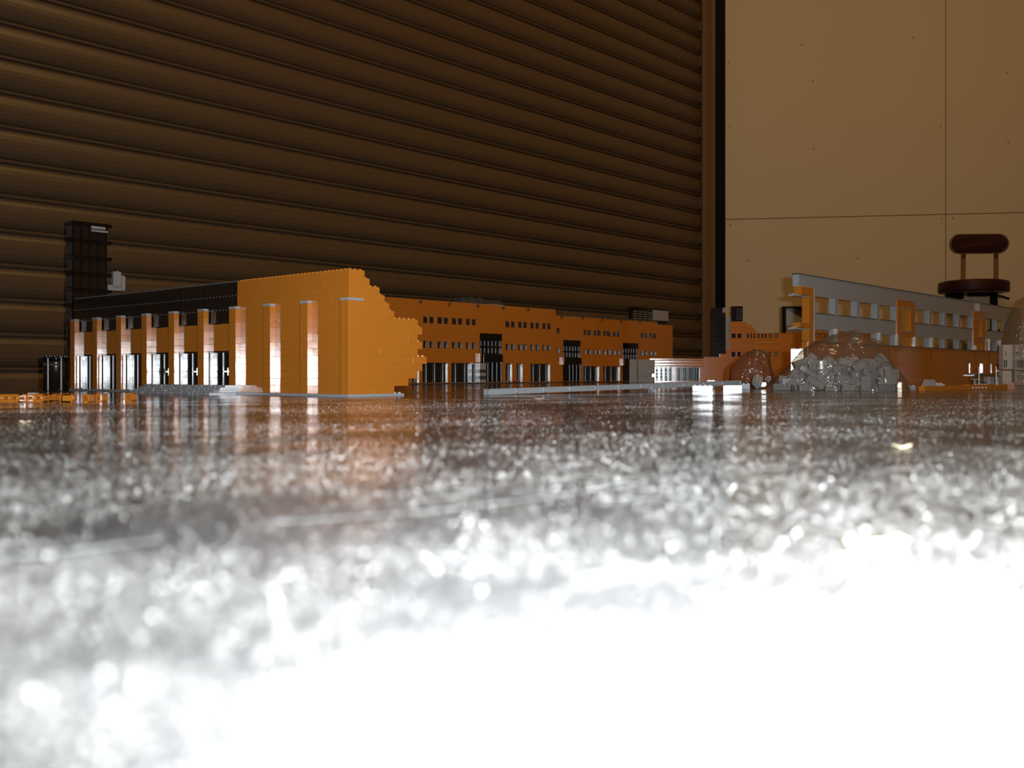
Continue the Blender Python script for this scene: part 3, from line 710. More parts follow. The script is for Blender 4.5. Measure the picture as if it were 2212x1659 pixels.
# ================================================================== LONG GREY BEAM ON LOOSE BRICKS
P = at(1055, 1.345); Q = at(1602, 1.745); d = Q-P; Lb = d.length
bm_ = empty('grey_beam', (*P, 0), math.atan2(d.y, d.x), 'long thin light grey beam of end-to-end bricks lying on its side, its far end propped up', 'beam')
rise = math.asin(.0092/Lb); bm_.rotation_euler = (0, -rise, math.atan2(d.y, d.x))
nseg = 11; mb = MB(); ml = MB(); mt = MB()
for i in range(nseg):
    x0, x1 = i*Lb/nseg, (i+1)*Lb/nseg-.0002
    ml.box(x0, x1, .0015, .0098, .0002, .008)                    # body behind the open underside
    for z_ in ((0.0001, .0016), (.0065, .008)): mb.box(x0, x1, 0, .002, *z_)
    mb.box(x0, x0+.0015, 0, .002, 0.0001, .008); mb.box(x1-.0015, x1, 0, .002, 0.0001, .008)
    npn = 7
    for q in range(npn): mt.cyl((x0+(q+1)*(x1-x0)/(npn+1), .0006, .004), .0014, .0012, 10, 'Y')
mb.build('rim', 'grey', bm_); ml.build('hollow', 'grey', bm_); mt.build('tube', 'grey', bm_)

# ------------------------------------------------------------------ bricks
def brick_mesh(nx, ny, h=BR, hollow=False):
    key = ('b', nx, ny, round(h, 5))
    mb = MB(); w, l = nx*.008, ny*.008; t = .0013
    mb.box(0, w, 0, l, h-.0012, h, .0001)
    mb.box(0, t, 0, l, 0, h-.001, .0001); mb.box(w-t, w, 0, l, 0, h-.001, .0001); mb.box(0, w, 0, t, 0, h-.001, .0001); mb.box(0, w, l-t, l, 0, h-.001, .0001)
    for i in range(nx):
        for j in range(ny): mb.cyl((i*.008+.004, j*.008+.004, h), .0024, .0017, 12)
    for i in range(nx-1):
        for j in range(ny-1): mb.cyl((i*.008+.008, j*.008+.008, 0), .0032, h-.001, 14)
    if nx == 1:
        for j in range(ny-1): mb.cyl((.004, j*.008+.008, 0), .0015, h-.001, 10)
    mb.v = [(x-w/2, y-l/2, z-h/2) for x, y, z in mb.v]
    return mb
def place_brick(nx, ny, h, m, loc, rot, name='toy_brick', label=None, group=None, cat='brick'):
    o = brick_mesh(nx, ny, h).build(name, m); o.location = loc; o.rotation_euler = rot
    return tag(o, label, cat, group)
R = math.radians
def on_floor(px, py): Z = F*H/(py-HY); return at(px, Z)
# orange ones near the left edge, all lying on a side (8 mm high)
POSE = {'under': ((0, 0, 1), (1, 0, 0), (0, 1, 0)), 'stud': ((0, 0, -1), (1, 0, 0), (0, -1, 0)), 'right': ((0, 1, 0), (0, 0, 1), (1, 0, 0))}
def side_brick(ny, px, py, pose, yaw, label, back=.005, lift=0):
    p = on_floor(px, py); cx_, cy_, cz_ = (Vector(c) for c in POSE[pose])
    m = Matrix((cx_, cy_, cz_)).transposed()
    e = (Matrix.Rotation(R(yaw), 3, 'Z') @ m).to_euler()
    return place_brick(1, ny, BR, 'orange', (p.x, p.y+back, .00402+lift), e, label=label)
side_brick(3, 68.5, 869, 'under', 0, 'orange brick on its side ending the row that enters from the left edge')
side_brick(8, 68.5-12.2*2.16-32.2*2.16, 869.3, 'under', 0, 'long orange brick on its side cut by the left edge, hollow underside showing')
p = on_floor(67, 868); mb = MB(); mb.box(p.x-.004, p.x+.004, p.y+.001, p.y+.009, .0081, .009, .0002)
tag(mb.build('grey_tile', 'white'), 'tiny pale tile lying on top of the orange bricks at the left edge', 'tile')
side_brick(1, 96, 867.5, 'stud', 0, 'single orange brick with its stud towards the lens, leftmost loose one right of the row')
side_brick(3, 122, 866.5, 'under', -48, 'orange brick showing its hollow underside at an angle, left of a solid-sided orange brick', back=.009)
side_brick(1, 144, 869, 'right', 0, 'solid-sided orange brick on its side with its stud pointing right')
side_brick(1, 186, 868.8, 'under', -9, 'single orange brick with open underside towards the lens, left one of the close pair')
side_brick(1, 215, 867.8, 'under', -6, 'single orange brick with glaring open underside, right one of the close pair')
side_brick(1, 279, 866, 'under', -12, 'single orange brick with open underside at the foot of the grey steps')
# grey ones under and near the beam
p = on_floor(1408, 847); mb = place_brick(1, 1, 2*PL-.0008, 'grey', (p.x, p.y+.005, .0028), (0, 0, R(30)), label='small grey brick propping the middle of the long beam')
mb['category'] = 'brick'
p = on_floor(1521, 845.5); o = place_brick(2, 4, PL*2.8, 'white', (p.x-.001, p.y+.0165, .0046), (0, 0, 0), label='white brick glaring in the flash beneath the right part of the beam')
o.rotation_euler = (0, 0, R(90)-math.atan2(p.x, p.y)+R(0)); o.location.y = p.y+.009
p = on_floor(1585, 843); o = place_brick(2, 4, PL*2.6, 'white', (p.x, p.y+.009, .0043), (0, 0, 0), label='pale brick propping the right end of the long beam')
o.rotation_euler = (0, 0, R(90)-math.atan2(p.x, p.y)+R(1.2))
p = at(1536, 2.1); place_brick(1, 2, BR*1.5, 'grey', (p.x, p.y, .0075), (0, 0, R(80)), label='grey brick with two studs up, behind the right part of the beam')
p = at(1611, 1.9); place_brick(1, 2, BR, 'grey', (p.x, p.y, .0049), (0, 0, R(75)), label='grey brick just right of the beam end')
p = at(1636, 1.88); place_brick(2, 3, BR, 'grey', (p.x, p.y, .0145), (R(58), R(40), R(20)), label='grey brick leaning on edge between the beam and the big bag')
p = on_floor(1647, 840); place_brick(1, 2, BR, 'white', (p.x, p.y+.005, .0081), (0, R(90), R(90)-math.atan2(p.x, p.y)), label='upright white brick glaring in the flash left of the big bag')
p = at(1659, 1.95); place_brick(1, 1, BR, 'grey', (p.x, p.y, .0180), (R(25), R(30), R(30)), label='single small pale brick lodged at the left tip of the big bag')
p = on_floor(1941, 842); place_brick(2, 2, BR*1.35, 'white', (p.x, p.y+.006, .0066), (0, 0, R(90)-math.atan2(p.x, p.y)), label='white brick glaring in the flash at the right foot of the big bag')
p = at(1968, 1.86); place_brick(1, 2, BR*.6, 'grey', (p.x, p.y, .0030), (0, 0, R(85)), label='low grey brick just right of the big bag')

# ------------------------------------------------------------------ right foreground strip of orange parts
P = on_floor(1997, 845); Q = at(2177, 1.86); d = Q-P; 
ob = empty('orange_beam', (*P, 0), math.atan2(d.y, d.x), 'long low orange beam of joined bricks on the floor in front of the gallery', 'beam')
mb = MB(); L_ = d.length
for i in range(6): mb.box(i*L_/6, (i+1)*L_/6-.0002, 0, .010, 0, .0082+(.0014 if i in (3, 4) else 0), .0004)
mb.build('body', 'orange', ob); mb = MB()
for i in range(5): mb.cyl((L_*.55+i*.013, -.0002-.0012, .004), .0018, .0016, 10, 'Y'); mb.cyl((L_*.62+i*.012, .005, .0092), .002, .0015, 10)
mb.build('peg', 'white', ob)
p = at(2182, 1.87); place_brick(1, 2, BR*1.1, 'pink', (p.x, p.y+.001, .0053), (0, 0, R(80)), label='pinkish brick at the right end of the long orange beam')
o = empty('grey_wedge', (*at(2012, 2.0), 0), R(20), 'pale grey sloped piece with small plates, behind the left end of the orange beam', 'slope piece')
mb = MB(); mb.add([(-.014, 0, 0), (.016, 0, 0), (.008, 0, .017), (-.004, 0, .017), (-.014, .016, 0), (.016, .016, 0), (.008, .016, .017), (-.004, .016, .017)], [(0, 1, 2, 3), (7, 6, 5, 4), (0, 4, 5, 1), (3, 2, 6, 7), (0, 3, 7, 4), (1, 5, 6, 2)])
mb.build('slope', 'grey', o); mb = MB(); mb.box(.015, .032, -.002, .012, 0, .0085, .0004); studs(mb, .015, .031, .005, .0085); mb.build('studded_plate', 'white', o)
mb = MB(); A_ = at(2115, 2.25); B_ = at(2160, 2.3); dd = B_-A_
mb.box(0, dd.length, 0, .02, 0, .0022); o = mb.build('grey_ramp', 'grey'); o.location = (A_.x, A_.y, .0155); o.rotation_euler = (0, R(14), math.atan2(dd.y, dd.x))
tag(o, 'thin grey plate sloping down behind the orange beam', 'plate')
mb = MB(); mb.box(.0, .004, .008, .012, -.0155, -.0003); mb.build('prop', 'grey', o)
for px, lab in ((2115, 'thin white pole standing at the high end of the sloping grey plate'), (2152, 'thin white pole standing beside the small glass table')):
    p = at(px, 2.22); mb = MB(); hp = H-(792-HY)/F*2.22; mb.tube((0, 0, 0), (0, 0, hp), .0015, 8); mb.cyl((0, 0, 0), .004, .002, 10)
    o = mb.build('flag_pole', 'white'); o.location = (p.x, p.y, 0); tag(o, lab, 'pole')
tb = empty('glass_table', (*at(2141, 2.4), 0), R(10), 'small shiny glass table with two square legs by the gallery base', 'table')
mb = MB(); zt_ = H-(812-HY)/F*2.4; mb.box(-.017, .017, -.012, .012, zt_-.002, zt_, .0004); mb.build('table_top', 'metal', tb)
for s in (-1, 1): mb = MB(); mb.box(s*.010-.004, s*.010+.004, -.008, .008, 0, zt_-.002, .0005); mb.build('leg', 'white', tb)

# ------------------------------------------------------------------ bags
def bag(name, centre, prof, ry, m, label, amp, seed, n=56):
    """prof: list of (x, z) silhouette heights in metres, left to right; the film closes front and back"""
    random.seed(seed); ph = [random.uniform(0, 6.28) for _ in range(8)]
    mb = MB(); K = 15; vs = []
    xsn = [p[0] for p in prof]; 
    def hz(x):
        for (a, za), (b, zb_) in zip(prof, prof[1:]):
            if a <= x <= b: return za+(zb_-za)*(x-a)/(b-a)
        return 0
    for i in range(n+1):
        x = prof[0][0]+(prof[-1][0]-prof[0][0])*i/n; h = max(hz(x), .0015)
        wy = ry*math.sqrt(max(0, 1-((x-(prof[0][0]+prof[-1][0])/2)/((prof[-1][0]-prof[0][0])/2*1.02))**2))+.004
        for k in range(K+1):
            t = math.pi*k/K; c, s = math.cos(t), math.sin(t)
            y = -wy*(abs(c)**.8)*(1 if c > 0 else -1); z = h*(s**.75 if s > 0 else 0)
            wr_ = amp*(math.sin(x*70+ph[0]+k*.9)*.5+math.sin(x*150+ph[1]-k*1.7)*.3+math.sin(k*2.3+ph[2]+x*40)*.4)
            vs.append((x+wr_*.3, y*(1+wr_*8), max(.0004, z+wr_*s*.5)))
    mb.add(vs, [(i*(K+1)+k, (i+1)*(K+1)+k, (i+1)*(K+1)+k+1, i*(K+1)+k+1) for i in range(n) for k in range(K)], True)
    o = mb.build(name, m); o.location = (*centre, 0); o.rotation_euler = (0, 0, -math.atan2(centre[0], centre[1])*.9)
    return tag(o, label, 'plastic bag')
Zb = 1.745; kb = Zb/F
cb = at(1810, Zb)
pr = [(0, 1330), (90, 1235), (200, 1120), (280, 1020), (400, 930), (500, 880), (640, 855), (800, 810), (870, 798), (940, 830), (1080, 910), (1190, 970), (1215, 1050), (1230, 1150), (1290, 1250), (1350, 1330), (1400, 1390)]
prof1 = [((1680+x/5.184-1810)*kb, H-(560+y/5.184-HY)*kb) for x, y in pr]
prof1 = [((1650-1810)*kb, .001)]+prof1+[((1955-1810)*kb, .001)]
bag('brick_bag', cb, prof1, .066, 'film', 'large clear plastic bag full of light grey bricks, in front of the gallery', .006, 3)
Zs = 2.15; ks = Zs/F; cs = at(1622, Zs)
pr = [(625, 1100), (700, 1040), (780, 960), (880, 890), (960, 850), (1040, 850), (1120, 900), (1155, 1000), (1165, 1100), (1150, 1180), (1230, 1230)]
prof2 = [((1480+x/6.38-1622)*ks, H-(620+y/6.38-HY)*ks) for x, y in pr]
prof2 = [(prof2[0][0]-.001, .004)]+prof2[:-2]+[(prof2[-3][0]+.004, .03), (prof2[-1][0], .004)]
prof2.sort()
bag('crumpled_bag', cs, prof2, .032, 'film2', 'small crumpled clear bag with brownish pieces, left of the big brick bag', .010, 9, 40)
for i, (dx, dy, rz) in enumerate(((-.012, 0, 30), (.008, .004, 75), (.0, -.012, 130), (.02, .008, 10))):
    place_brick(2, 3, BR, 'pink' if i % 2 else 'dgrey', (cs.x+dx, cs.y+dy, .0049+(.0115 if i > 2 else 0)), (0, 0, R(rz)), label=('dark brick at the left inside the small crumpled bag', 'salmon brick near the middle of the small crumpled bag', 'dark brick at the front of the small crumpled bag', 'salmon brick on top at the right inside the crumpled bag')[i], group='bricks in the crumpled bag')
Zr = 2.42; kr = Zr/F; cr = at(2225, Zr)
prof3 = [((x-2225)*kr, H-(y-HY)*kr) for x, y in ((2160, 838), (2166, 760), (2172, 735), (2180, 700), (2187, 670), (2196, 652), (2212, 642), (2240, 636), (2270, 660), (2290, 720), (2300, 838))]
bag('carton_bag', cr, prof3, .055, 'film', 'clear plastic bag of white printed cartons at the right edge', .006, 21)
def carton(px0, px1, y0, y1, dz, label, texts, tilt=0, bar=None):
    a = at(px0, Zr-.03+dz); b = at(px1, Zr-.03+dz); w = b.x-a.x; kk = (Zr-.03+dz)/F
    z0_, z1_ = max(.001, H-(y1-HY)*kk), H-(y0-HY)*kk
    o = empty('printed_carton', (a.x, a.y, z0_), R(tilt), label, 'carton')
    mb = MB(); mb.box(0, w, 0, .022, 0, z1_-z0_, .0008); mb.build('box', 'card', o)
    for tx, fx, fz, sz in texts:
        c = bpy.data.curves.new('printed_number', 'FONT'); c.body = tx; c.size = sz; c.extrude = .00005
        t = bpy.data.objects.new('printed_number', c); COL.objects.link(t); t.parent = o; t.location = (fx*w, -.0002, fz*(z1_-z0_)); t.rotation_euler = (R(90), 0, 0)
        c.materials.append(M['ink']); bpy.context.view_layer.update()
        me = bpy.data.meshes.new_from_object(t); n_ = bpy.data.objects.new('printed_number', me); COL.objects.link(n_); n_.parent = o; n_.location = t.location; n_.rotation_euler = t.rotation_euler
        bpy.data.objects.remove(t); n_.name = 'printed_number'
    if bar:
        mb = MB(); x = bar[0]*w
        while x < bar[1]*w:
            t = random.choice((.0005, .0008, .0012)); mb.box(x, x+t, -.0003, .0003, bar[2]*(z1_-z0_), bar[3]*(z1_-z0_)); x += t+random.choice((.0005, .0009))
        mb.build('barcode', 'ink', o)
carton(2167, 2190, 745, 798, .004, 'white printed carton, upper left one in the bag at the right edge', [('2', .12, .60, .012)], 0, (.05, .35, .08, .38))
carton(2192, 2236, 744, 800, 0, 'white printed carton, upper right one in the bag, numbered 41', [('41', .05, .60, .012)], -4, (.12, .42, .10, .40))
carton(2166, 2186, 801, 834, .004, 'blank white carton, lower left one in the bag at the right edge', [], 0)
carton(2193, 2236, 802, 834, 0, 'white printed carton, lower right one in the bag, numbered 421', [('421', .08, .50, .012)], 3)
pile = '''2,3,2.7,-32.6,5.2,0,-0.68,0.74,-0;2,2,-32.8,-36.2,5.2,0,-1,0,-0;1,4,-51,-5.7,4,0.2,-0.68,0.2,0.68;2,4,16.4,-8.4,5.2,0,0.12,-0.99,-0;2,3,-23.6,16.8,7.9,0.06,-0.7,-0.06,-0.7;2,2,-43,-17.6,11.3,0.75,-0.27,-0.35,0.5;1,4,32.7,-1.5,12.3,0.39,0.41,0.05,0.82;2,3,-45.4,15.6,12.2,0.81,-0.08,-0.03,-0.58;2,4,-59.1,27.2,5.2,0.57,-0,0,0.82;2,3,-9.6,-36.5,18.1,0.55,0.44,0.55,-0.44;2,4,81.7,21.7,5.2,0,0.23,-0.97,0;2,2,2.5,-12.6,7.9,0.09,0.7,0.09,-0.7;2,2,-10.3,18.2,7.9,0.08,0.7,0.08,-0.7;2,3,-75.1,-33.6,5.2,0,-0.71,0.7,0;2,2,-8.6,-34.7,33.8,0.67,-0.23,0.67,0.23;1,4,-28.6,-19.7,11.1,0.03,0.63,0.3,0.72;2,2,-82.6,-10.8,5.2,1,0,0,-0.01;2,4,67.5,-27.6,5.2,0,0.55,0.84,-0;1,4,-86,29.9,11.4,0.69,0.16,-0.16,-0.69;2,3,68,4.8,10.5,0.14,0.67,0.7,0.2;1,4,-23.1,0,5.2,0,-0.74,-0.67,-0;2,3,-75.7,38.9,7.9,0.5,-0.5,-0.5,-0.5;1,4,-9.2,-2.8,15.3,0.27,-0.54,0.4,0.69;2,3,57.5,33.7,10.5,0.17,0.61,0.75,0.21;2,3,48.3,-18.4,8.8,0.4,0.6,-0.5,0.48;2,2,21.6,17.2,9.2,0.1,0.89,-0.25,0.38;2,3,-20.6,18.6,20.9,0,-0.35,0.94,0;2,4,72.1,-36,15.4,0.7,-0,0,-0.71;2,4,43.8,35.7,14.6,0.67,-0.15,-0.22,0.69;2,4,-108,-7.5,5.2,0.49,-0,-0,-0.87;2,4,11.4,27.5,13.2,0.86,0.27,0.3,-0.31;2,3,32,-38.9,11.9,0.71,0.71,0,-0;2,3,32,11.9,16,0.43,0.37,-0.02,0.82;2,2,74.6,-9.5,16.8,0.56,0.45,0.35,-0.6;2,4,19.4,-26.2,15.7,0.77,0.01,0.06,-0.64;2,3,-60.4,28.9,23.4,0.6,-0.65,-0.28,-0.38;1,4,8,0.1,19.3,0.75,0.08,-0.65,0.1;2,2,73.5,-22.4,22.5,0.94,-0.32,-0.02,-0.08;2,2,-83.6,6.6,8.1,0.04,-0.04,-0.72,0.69;1,4,-7.8,38.5,12.1,0.32,0.34,-0.62,0.63;2,3,16.4,-22.7,27.1,1,0.04,0.08,0.03;2,4,-105.5,-35.7,5.2,0,-0.72,0.7,0;2,4,-104.4,6.2,13,0.1,-0.16,-0.95,0.24;2,4,-96.6,-26.6,15.4,0,-0.55,0.84,0;2,2,-35.4,34.9,5.2,0,0.08,-1,-0;2,3,-142.1,-23.1,11.9,0.54,-0.54,-0.46,0.46;2,2,126.9,-20.3,5.2,0.23,-0,-0,0.97;1,4,45.6,-34.9,16.5,0.12,0.09,-0.62,-0.77;2,3,43.8,-5.9,14,0.7,-0.15,0.39,-0.58;2,4,0.7,-2.2,29.4,0.78,-0.05,0.04,-0.62;2,4,124.8,19,11.7,0.43,0.03,0.08,0.9;2,3,79.5,27.9,15.4,1,-0,0,0.04;1,4,112.2,12.2,4,0.28,-0.65,-0.28,-0.65;2,4,141.7,34.7,16.4,0.65,0.62,-0.29,-0.34;1,4,5.5,30.5,25.3,0.46,-0.34,-0.02,0.82;2,4,34.7,7,25.8,0.36,-0.51,-0.78,0.02;2,2,16.9,19.4,21.8,0.11,-0.23,0.91,-0.34;2,4,76.4,-14.9,32.8,0.89,-0.17,0.07,0.42;2,2,-37.3,33.2,19.3,0.76,-0.56,0.2,-0.27;1,4,54.5,9.9,17.2,0.14,0.94,0.29,-0.09;2,3,21.8,-35.6,41.5,0.68,-0.12,-0.21,0.7;2,4,40.2,-25.4,28,0.79,-0.13,0.22,-0.55;2,4,71.9,38.9,31.8,0.56,-0.56,-0.44,-0.44;2,4,-59.1,-36.1,13.7,0.18,-0.68,-0.68,0.19;2,2,-14.8,32.4,25.7,0.39,-0.06,-0.83,0.39;1,4,-33.2,2.2,24.3,0.91,-0.09,0.35,0.22;2,2,-47.3,35.3,34,0.05,0.43,-0.02,-0.9;2,3,29.2,34.9,25.6,0.64,-0.33,0.37,-0.58;1,4,13.8,-13.5,37.4,0.53,-0.38,0.58,0.49;2,2,124.4,-38.5,7.9,0.51,-0.49,-0.51,-0.49;2,2,-66.6,-16.3,12.5,0.96,-0.1,-0.21,-0.12;1,4,81.5,4.6,23.4,0.21,0.42,-0.87,-0.12;2,3,-3.9,-21,35.5,0.26,0.02,0.75,0.61;2,3,-87.5,-26.5,28.3,0.66,-0.25,-0.66,-0.25;2,2,42.1,30.8,29.4,0.29,-0.42,-0.62,-0.6;2,4,-37,14.6,39.8,0.25,-0.7,-0.64,0.22;2,2,-140.7,26.9,7.9,0.7,0.12,-0.7,0.12;2,3,-122.8,38.9,11.9,0,-0,0.71,0.71;2,3,-37.3,-36.1,21,0.27,0.65,0.65,0.27;2,4,49.9,1.6,31,0.16,0.91,-0.38,0.02;2,2,54.7,-19.6,31.7,0.1,-0.91,-0.31,0.24;2,3,-4.3,-35.2,47.4,0.12,0.71,-0.7,-0.02;2,2,99.4,-36.2,15.4,0.71,-0,0,-0.71;2,4,-47.1,4.2,26.1,0.71,0.35,-0.61,-0.03;2,2,10.9,25,32.1,0.26,-0.78,0.47,0.32;2,2,-64.1,-2.6,11.7,0.33,-0.12,0.75,0.56;1,4,-71.8,-37.9,31.7,0.6,0.63,-0.34,0.36;2,2,-36.4,-20.7,26.2,0.79,-0.56,0.2,0.16;2,3,-84.4,18.4,15.5,0.54,0.73,-0.29,0.29;2,3,0.1,3.8,40.4,0.09,-0.53,-0.84,0.02;1,4,-24.3,10.2,40.9,0.27,0.34,0.62,-0.66;2,3,102.5,-29.8,5.2,0,0.94,0.33,-0;2,4,5.2,35.4,42.5,0.68,0.46,0.19,-0.53;2,4,55.6,10.6,38.4,0.92,-0.16,-0.02,-0.36;2,3,79.8,-38.9,28.3,0.5,0.5,-0.5,0.5;2,4,100.3,19.3,27.7,0.08,0.42,0.47,0.77;2,3,-48,-6.4,35.9,0.86,0.29,0.11,-0.41;2,4,-43.7,-36.2,30,0.29,-0.65,0.65,-0.29;2,3,-7.7,15.2,42.9,0.38,0.21,0.78,-0.46;2,2,111.3,32.8,9.1,0.54,0.21,0.29,0.76;2,2,-22,-13,35.8,0.51,-0.63,-0.57,-0.1;2,2,81.6,2.4,34.8,0.93,0.07,0.18,-0.31;2,2,23.4,-5.9,42.9,0.4,0.89,-0.24,-0.05;2,3,-77,8.5,24.7,0.26,-0.76,-0.53,0.25;1,4,-26.8,29.7,35.3,0.82,-0.31,-0.39,0.29;1,4,-118,28.1,8.6,0.45,-0.38,-0.6,-0.54;2,4,-129.1,3.5,13,0.27,0.33,-0.14,0.89;2,2,91.4,11.5,25.8,0.54,0.72,0.02,-0.44;2,2,-72,-13.3,23.9,0.77,0.49,0.19,0.37;2,2,16,-23.8,48.3,0.64,-0.4,0.16,0.64;2,4,6.3,-21,56.5,0.27,-0.28,0.33,0.86;1,4,-17.7,-5,51.4,0.05,-0.98,-0.16,-0.1;2,3,109,3.5,21.6,0.86,0.19,-0.09,-0.46;2,3,-31,-14.3,46.5,0.4,0.4,0.77,0.29;2,4,46.8,-26.4,42.7,0.22,-0.32,0.9,0.2;2,4,30.1,26.2,43.6,0.18,-0.82,-0.32,0.44;1,4,22.3,9.6,43.7,0.2,-0.32,-0.35,-0.86;2,3,75,-7,50.3,0.51,0.08,0.76,0.39;2,4,38.2,26.6,51.2,0.85,0.13,0.43,0.27;2,2,79,25.2,30.6,0.36,0.64,0.61,-0.3;1,4,-62.8,-24.1,29.3,0.56,0.05,0.56,-0.6;2,3,5.3,26.3,53.2,0.73,0.44,-0.46,0.26;2,4,-100.8,20.7,25.1,0.89,-0.21,-0.38,-0.11;2,2,57.2,29.3,45.8,0.4,-0.56,0.59,0.43;2,3,-68.9,6.2,30.9,0.26,0.5,-0.78,-0.25;2,3,2.8,4.7,54.9,0.01,-0.87,-0.36,0.33;2,2,-22.2,-34.8,35.6,0.55,-0.5,0.5,-0.44;2,3,146.9,-19.3,11.9,0.41,-0.41,0.58,-0.58;2,3,64.9,16,46.5,0.08,0.7,0.7,-0.14;2,3,14.3,6,60,0.65,0.13,0.39,0.64;1,4,33.6,12.4,54.4,0.37,-0.4,-0.11,-0.83;2,3,59.3,-3.9,55.4,0.46,0.29,0.83,0.17;2,2,-4.6,-9.5,58.5,0.91,0.28,-0.23,0.2;2,2,14.9,38.4,65.7,0.57,-0.59,0.42,0.38;2,2,-22.6,34.4,42.8,0.37,0.85,0.12,-0.36;1,4,28.2,-5,60.6,0.63,-0.6,-0.08,-0.48;2,2,142.8,12.5,7.9,0.19,-0.68,-0.19,-0.68;2,4,-100.9,34,32.1,0.56,0.14,-0.41,-0.71;1,4,93.3,26.7,36.8,0.3,0.07,0.91,-0.26;2,3,-57.5,-38.9,43,0.49,-0.49,-0.51,-0.51;2,4,142,-37.3,28.8,0.13,0.13,-0.69,0.7;2,3,-79.3,31.4,32.1,0.28,0.91,0.09,-0.29;1,4,82,23.4,48.3,0.05,0.3,-0.14,-0.94;2,2,94.4,-9.2,7.9,0.64,0.64,0.29,0.29;2,4,-103.4,-10.7,35.6,0.07,1,-0.06,-0.03;2,4,120.7,27.8,26.8,0.04,0.45,0.84,-0.29;1,4,-125.4,-26.5,16.5,0.35,-0.53,0.64,-0.43;2,2,-49.9,-21.8,41.1,0.13,0.41,0.36,0.83;2,3,37.6,7,70.1,0.08,0.49,-0.04,-0.87;2,2,36.3,-36.1,52.5,0.58,0,-0.81,-0;2,3,-103.3,-22.4,26.3,0.98,-0.05,0.01,-0.21;2,3,116.3,-6.7,13.5,0.51,-0.64,0.12,0.57;2,3,-84.8,-17.2,46,0.64,-0.46,-0.58,-0.19;1,4,-64.8,-17.4,41,0.25,0.26,-0.01,-0.93;1,4,27.9,12,71.4,0.05,-0.26,-0.17,-0.95;2,3,-17.6,18.9,54.9,0.34,-0.4,0.38,0.76;2,4,-58,38.6,47.3,0.41,0.39,-0.57,0.59;1,4,-92.6,5.4,41.9,0.32,0.65,-0.22,0.65;2,4,48.2,-1.6,62.2,0.27,-0.07,-0.92,-0.26;1,4,-142.7,-37,4,0.52,0.48,-0.52,0.48;2,3,-145.9,9,5.2,0,-0.91,-0.42,0;2,2,99.4,-19.6,21.7,0.79,-0.25,-0.43,-0.35;2,4,122.3,-20.9,19.9,0.18,-0.43,-0.88,-0.01;1,4,47.1,-32.5,64.8,0.15,0.14,0.54,0.81;2,3,-39.2,-21.4,53.8,0.03,0.4,0.1,-0.91;2,2,52.3,36.7,60.3,0.43,-0.58,-0.56,-0.4;2,2,100.8,34.6,41.4,0.09,0.45,0.06,0.89;2,3,-131.1,-36.5,20.8,0.13,0.05,0.68,0.72;1,4,-62.2,16.8,39,0.4,0.08,0.91,-0.03;2,2,13.7,-36.3,65.5,0.09,0.35,0.7,-0.61;1,4,-91.4,32.7,50.8,0.6,0.53,-0.38,0.46;2,2,78.4,-32.9,48.3,0.15,0.05,0.39,0.91;2,3,-54.3,2.7,50.9,0.48,0.01,-0.59,0.65;2,4,64.5,-25.9,57.7,0.26,0.02,-0.19,0.95;2,2,-10.3,11.9,67.4,0.48,0.22,0.84,-0.15'''
cache = {}
def top(x):
    for (a, za), (b, zb_) in zip(prof1, prof1[1:]):
        if a <= x <= b: return za+(zb_-za)*(x-a)/(b-a)
    return 0
for row in pile.split(';'):
    v = [float(q) for q in row.split(',')]; nx, ny = int(v[0]), int(v[1])
    if abs(v[2]) > 160 or v[4] < 1 or abs(v[3]) > 60 or v[4] > 51: continue
    xx = v[2]/1000*.93+.004
    if v[4]/1000+.0055+.00045*abs(v[3])**1.0 > min(top(xx-.006), top(xx+.006)): continue
    if (nx, ny) not in cache: o = cache[(nx, ny)] = brick_mesh(nx, ny, .0095).build('toy_brick', 'grey')
    else: o = cache[(nx, ny)].copy(); COL.objects.link(o)
    o.rotation_mode = 'QUATERNION'; o.rotation_quaternion = v[5:9]
    o.location = (cb.x+xx, cb.y+v[3]/1000*.95, v[4]/1000)
    kind_ = {2: 'square', 3: 'oblong', 4: 'long'}[ny] if nx > 1 else 'narrow'
    lay_ = 'on the floor' if v[4] < 9 else 'low in the heap' if v[4] < 22 else 'half-way up the heap' if v[4] < 36 else 'on top of the heap'
    sd_ = 'far left' if v[2] < -75 else 'left of centre' if v[2] < -25 else 'centre' if v[2] < 25 else 'right of centre' if v[2] < 75 else 'far right'
    tag(o, '%s grey brick in the large bag, %s, %s %s' % (kind_, lay_, sd_, 'front' if v[3] < -8 else 'rear' if v[3] > 12 else 'middle'), 'brick', 'bricks in the large bag')
p = at(1722, 1.86); mb = MB(); kk = 1.86/F
mb.box(-.0115, .0115, 0, .014, 0, H-(772-HY)*kk, .0004); o = empty('grey_block_stack', (p.x, p.y, 0), R(-15), 'pale brick standing on darker bricks between the wing and the big bag', 'bricks'); mb.build('dark_brick', 'dgrey', o)
mb = MB(); mb.box(-.0115, .0115, -.001, .014, H-(772-HY)*kk, H-(753.5-HY)*kk, .0004); studs(mb, -.0115, .0115, .006, H-(753.5-HY)*kk, step=.0115); mb.build('pale_brick', 'white', o)

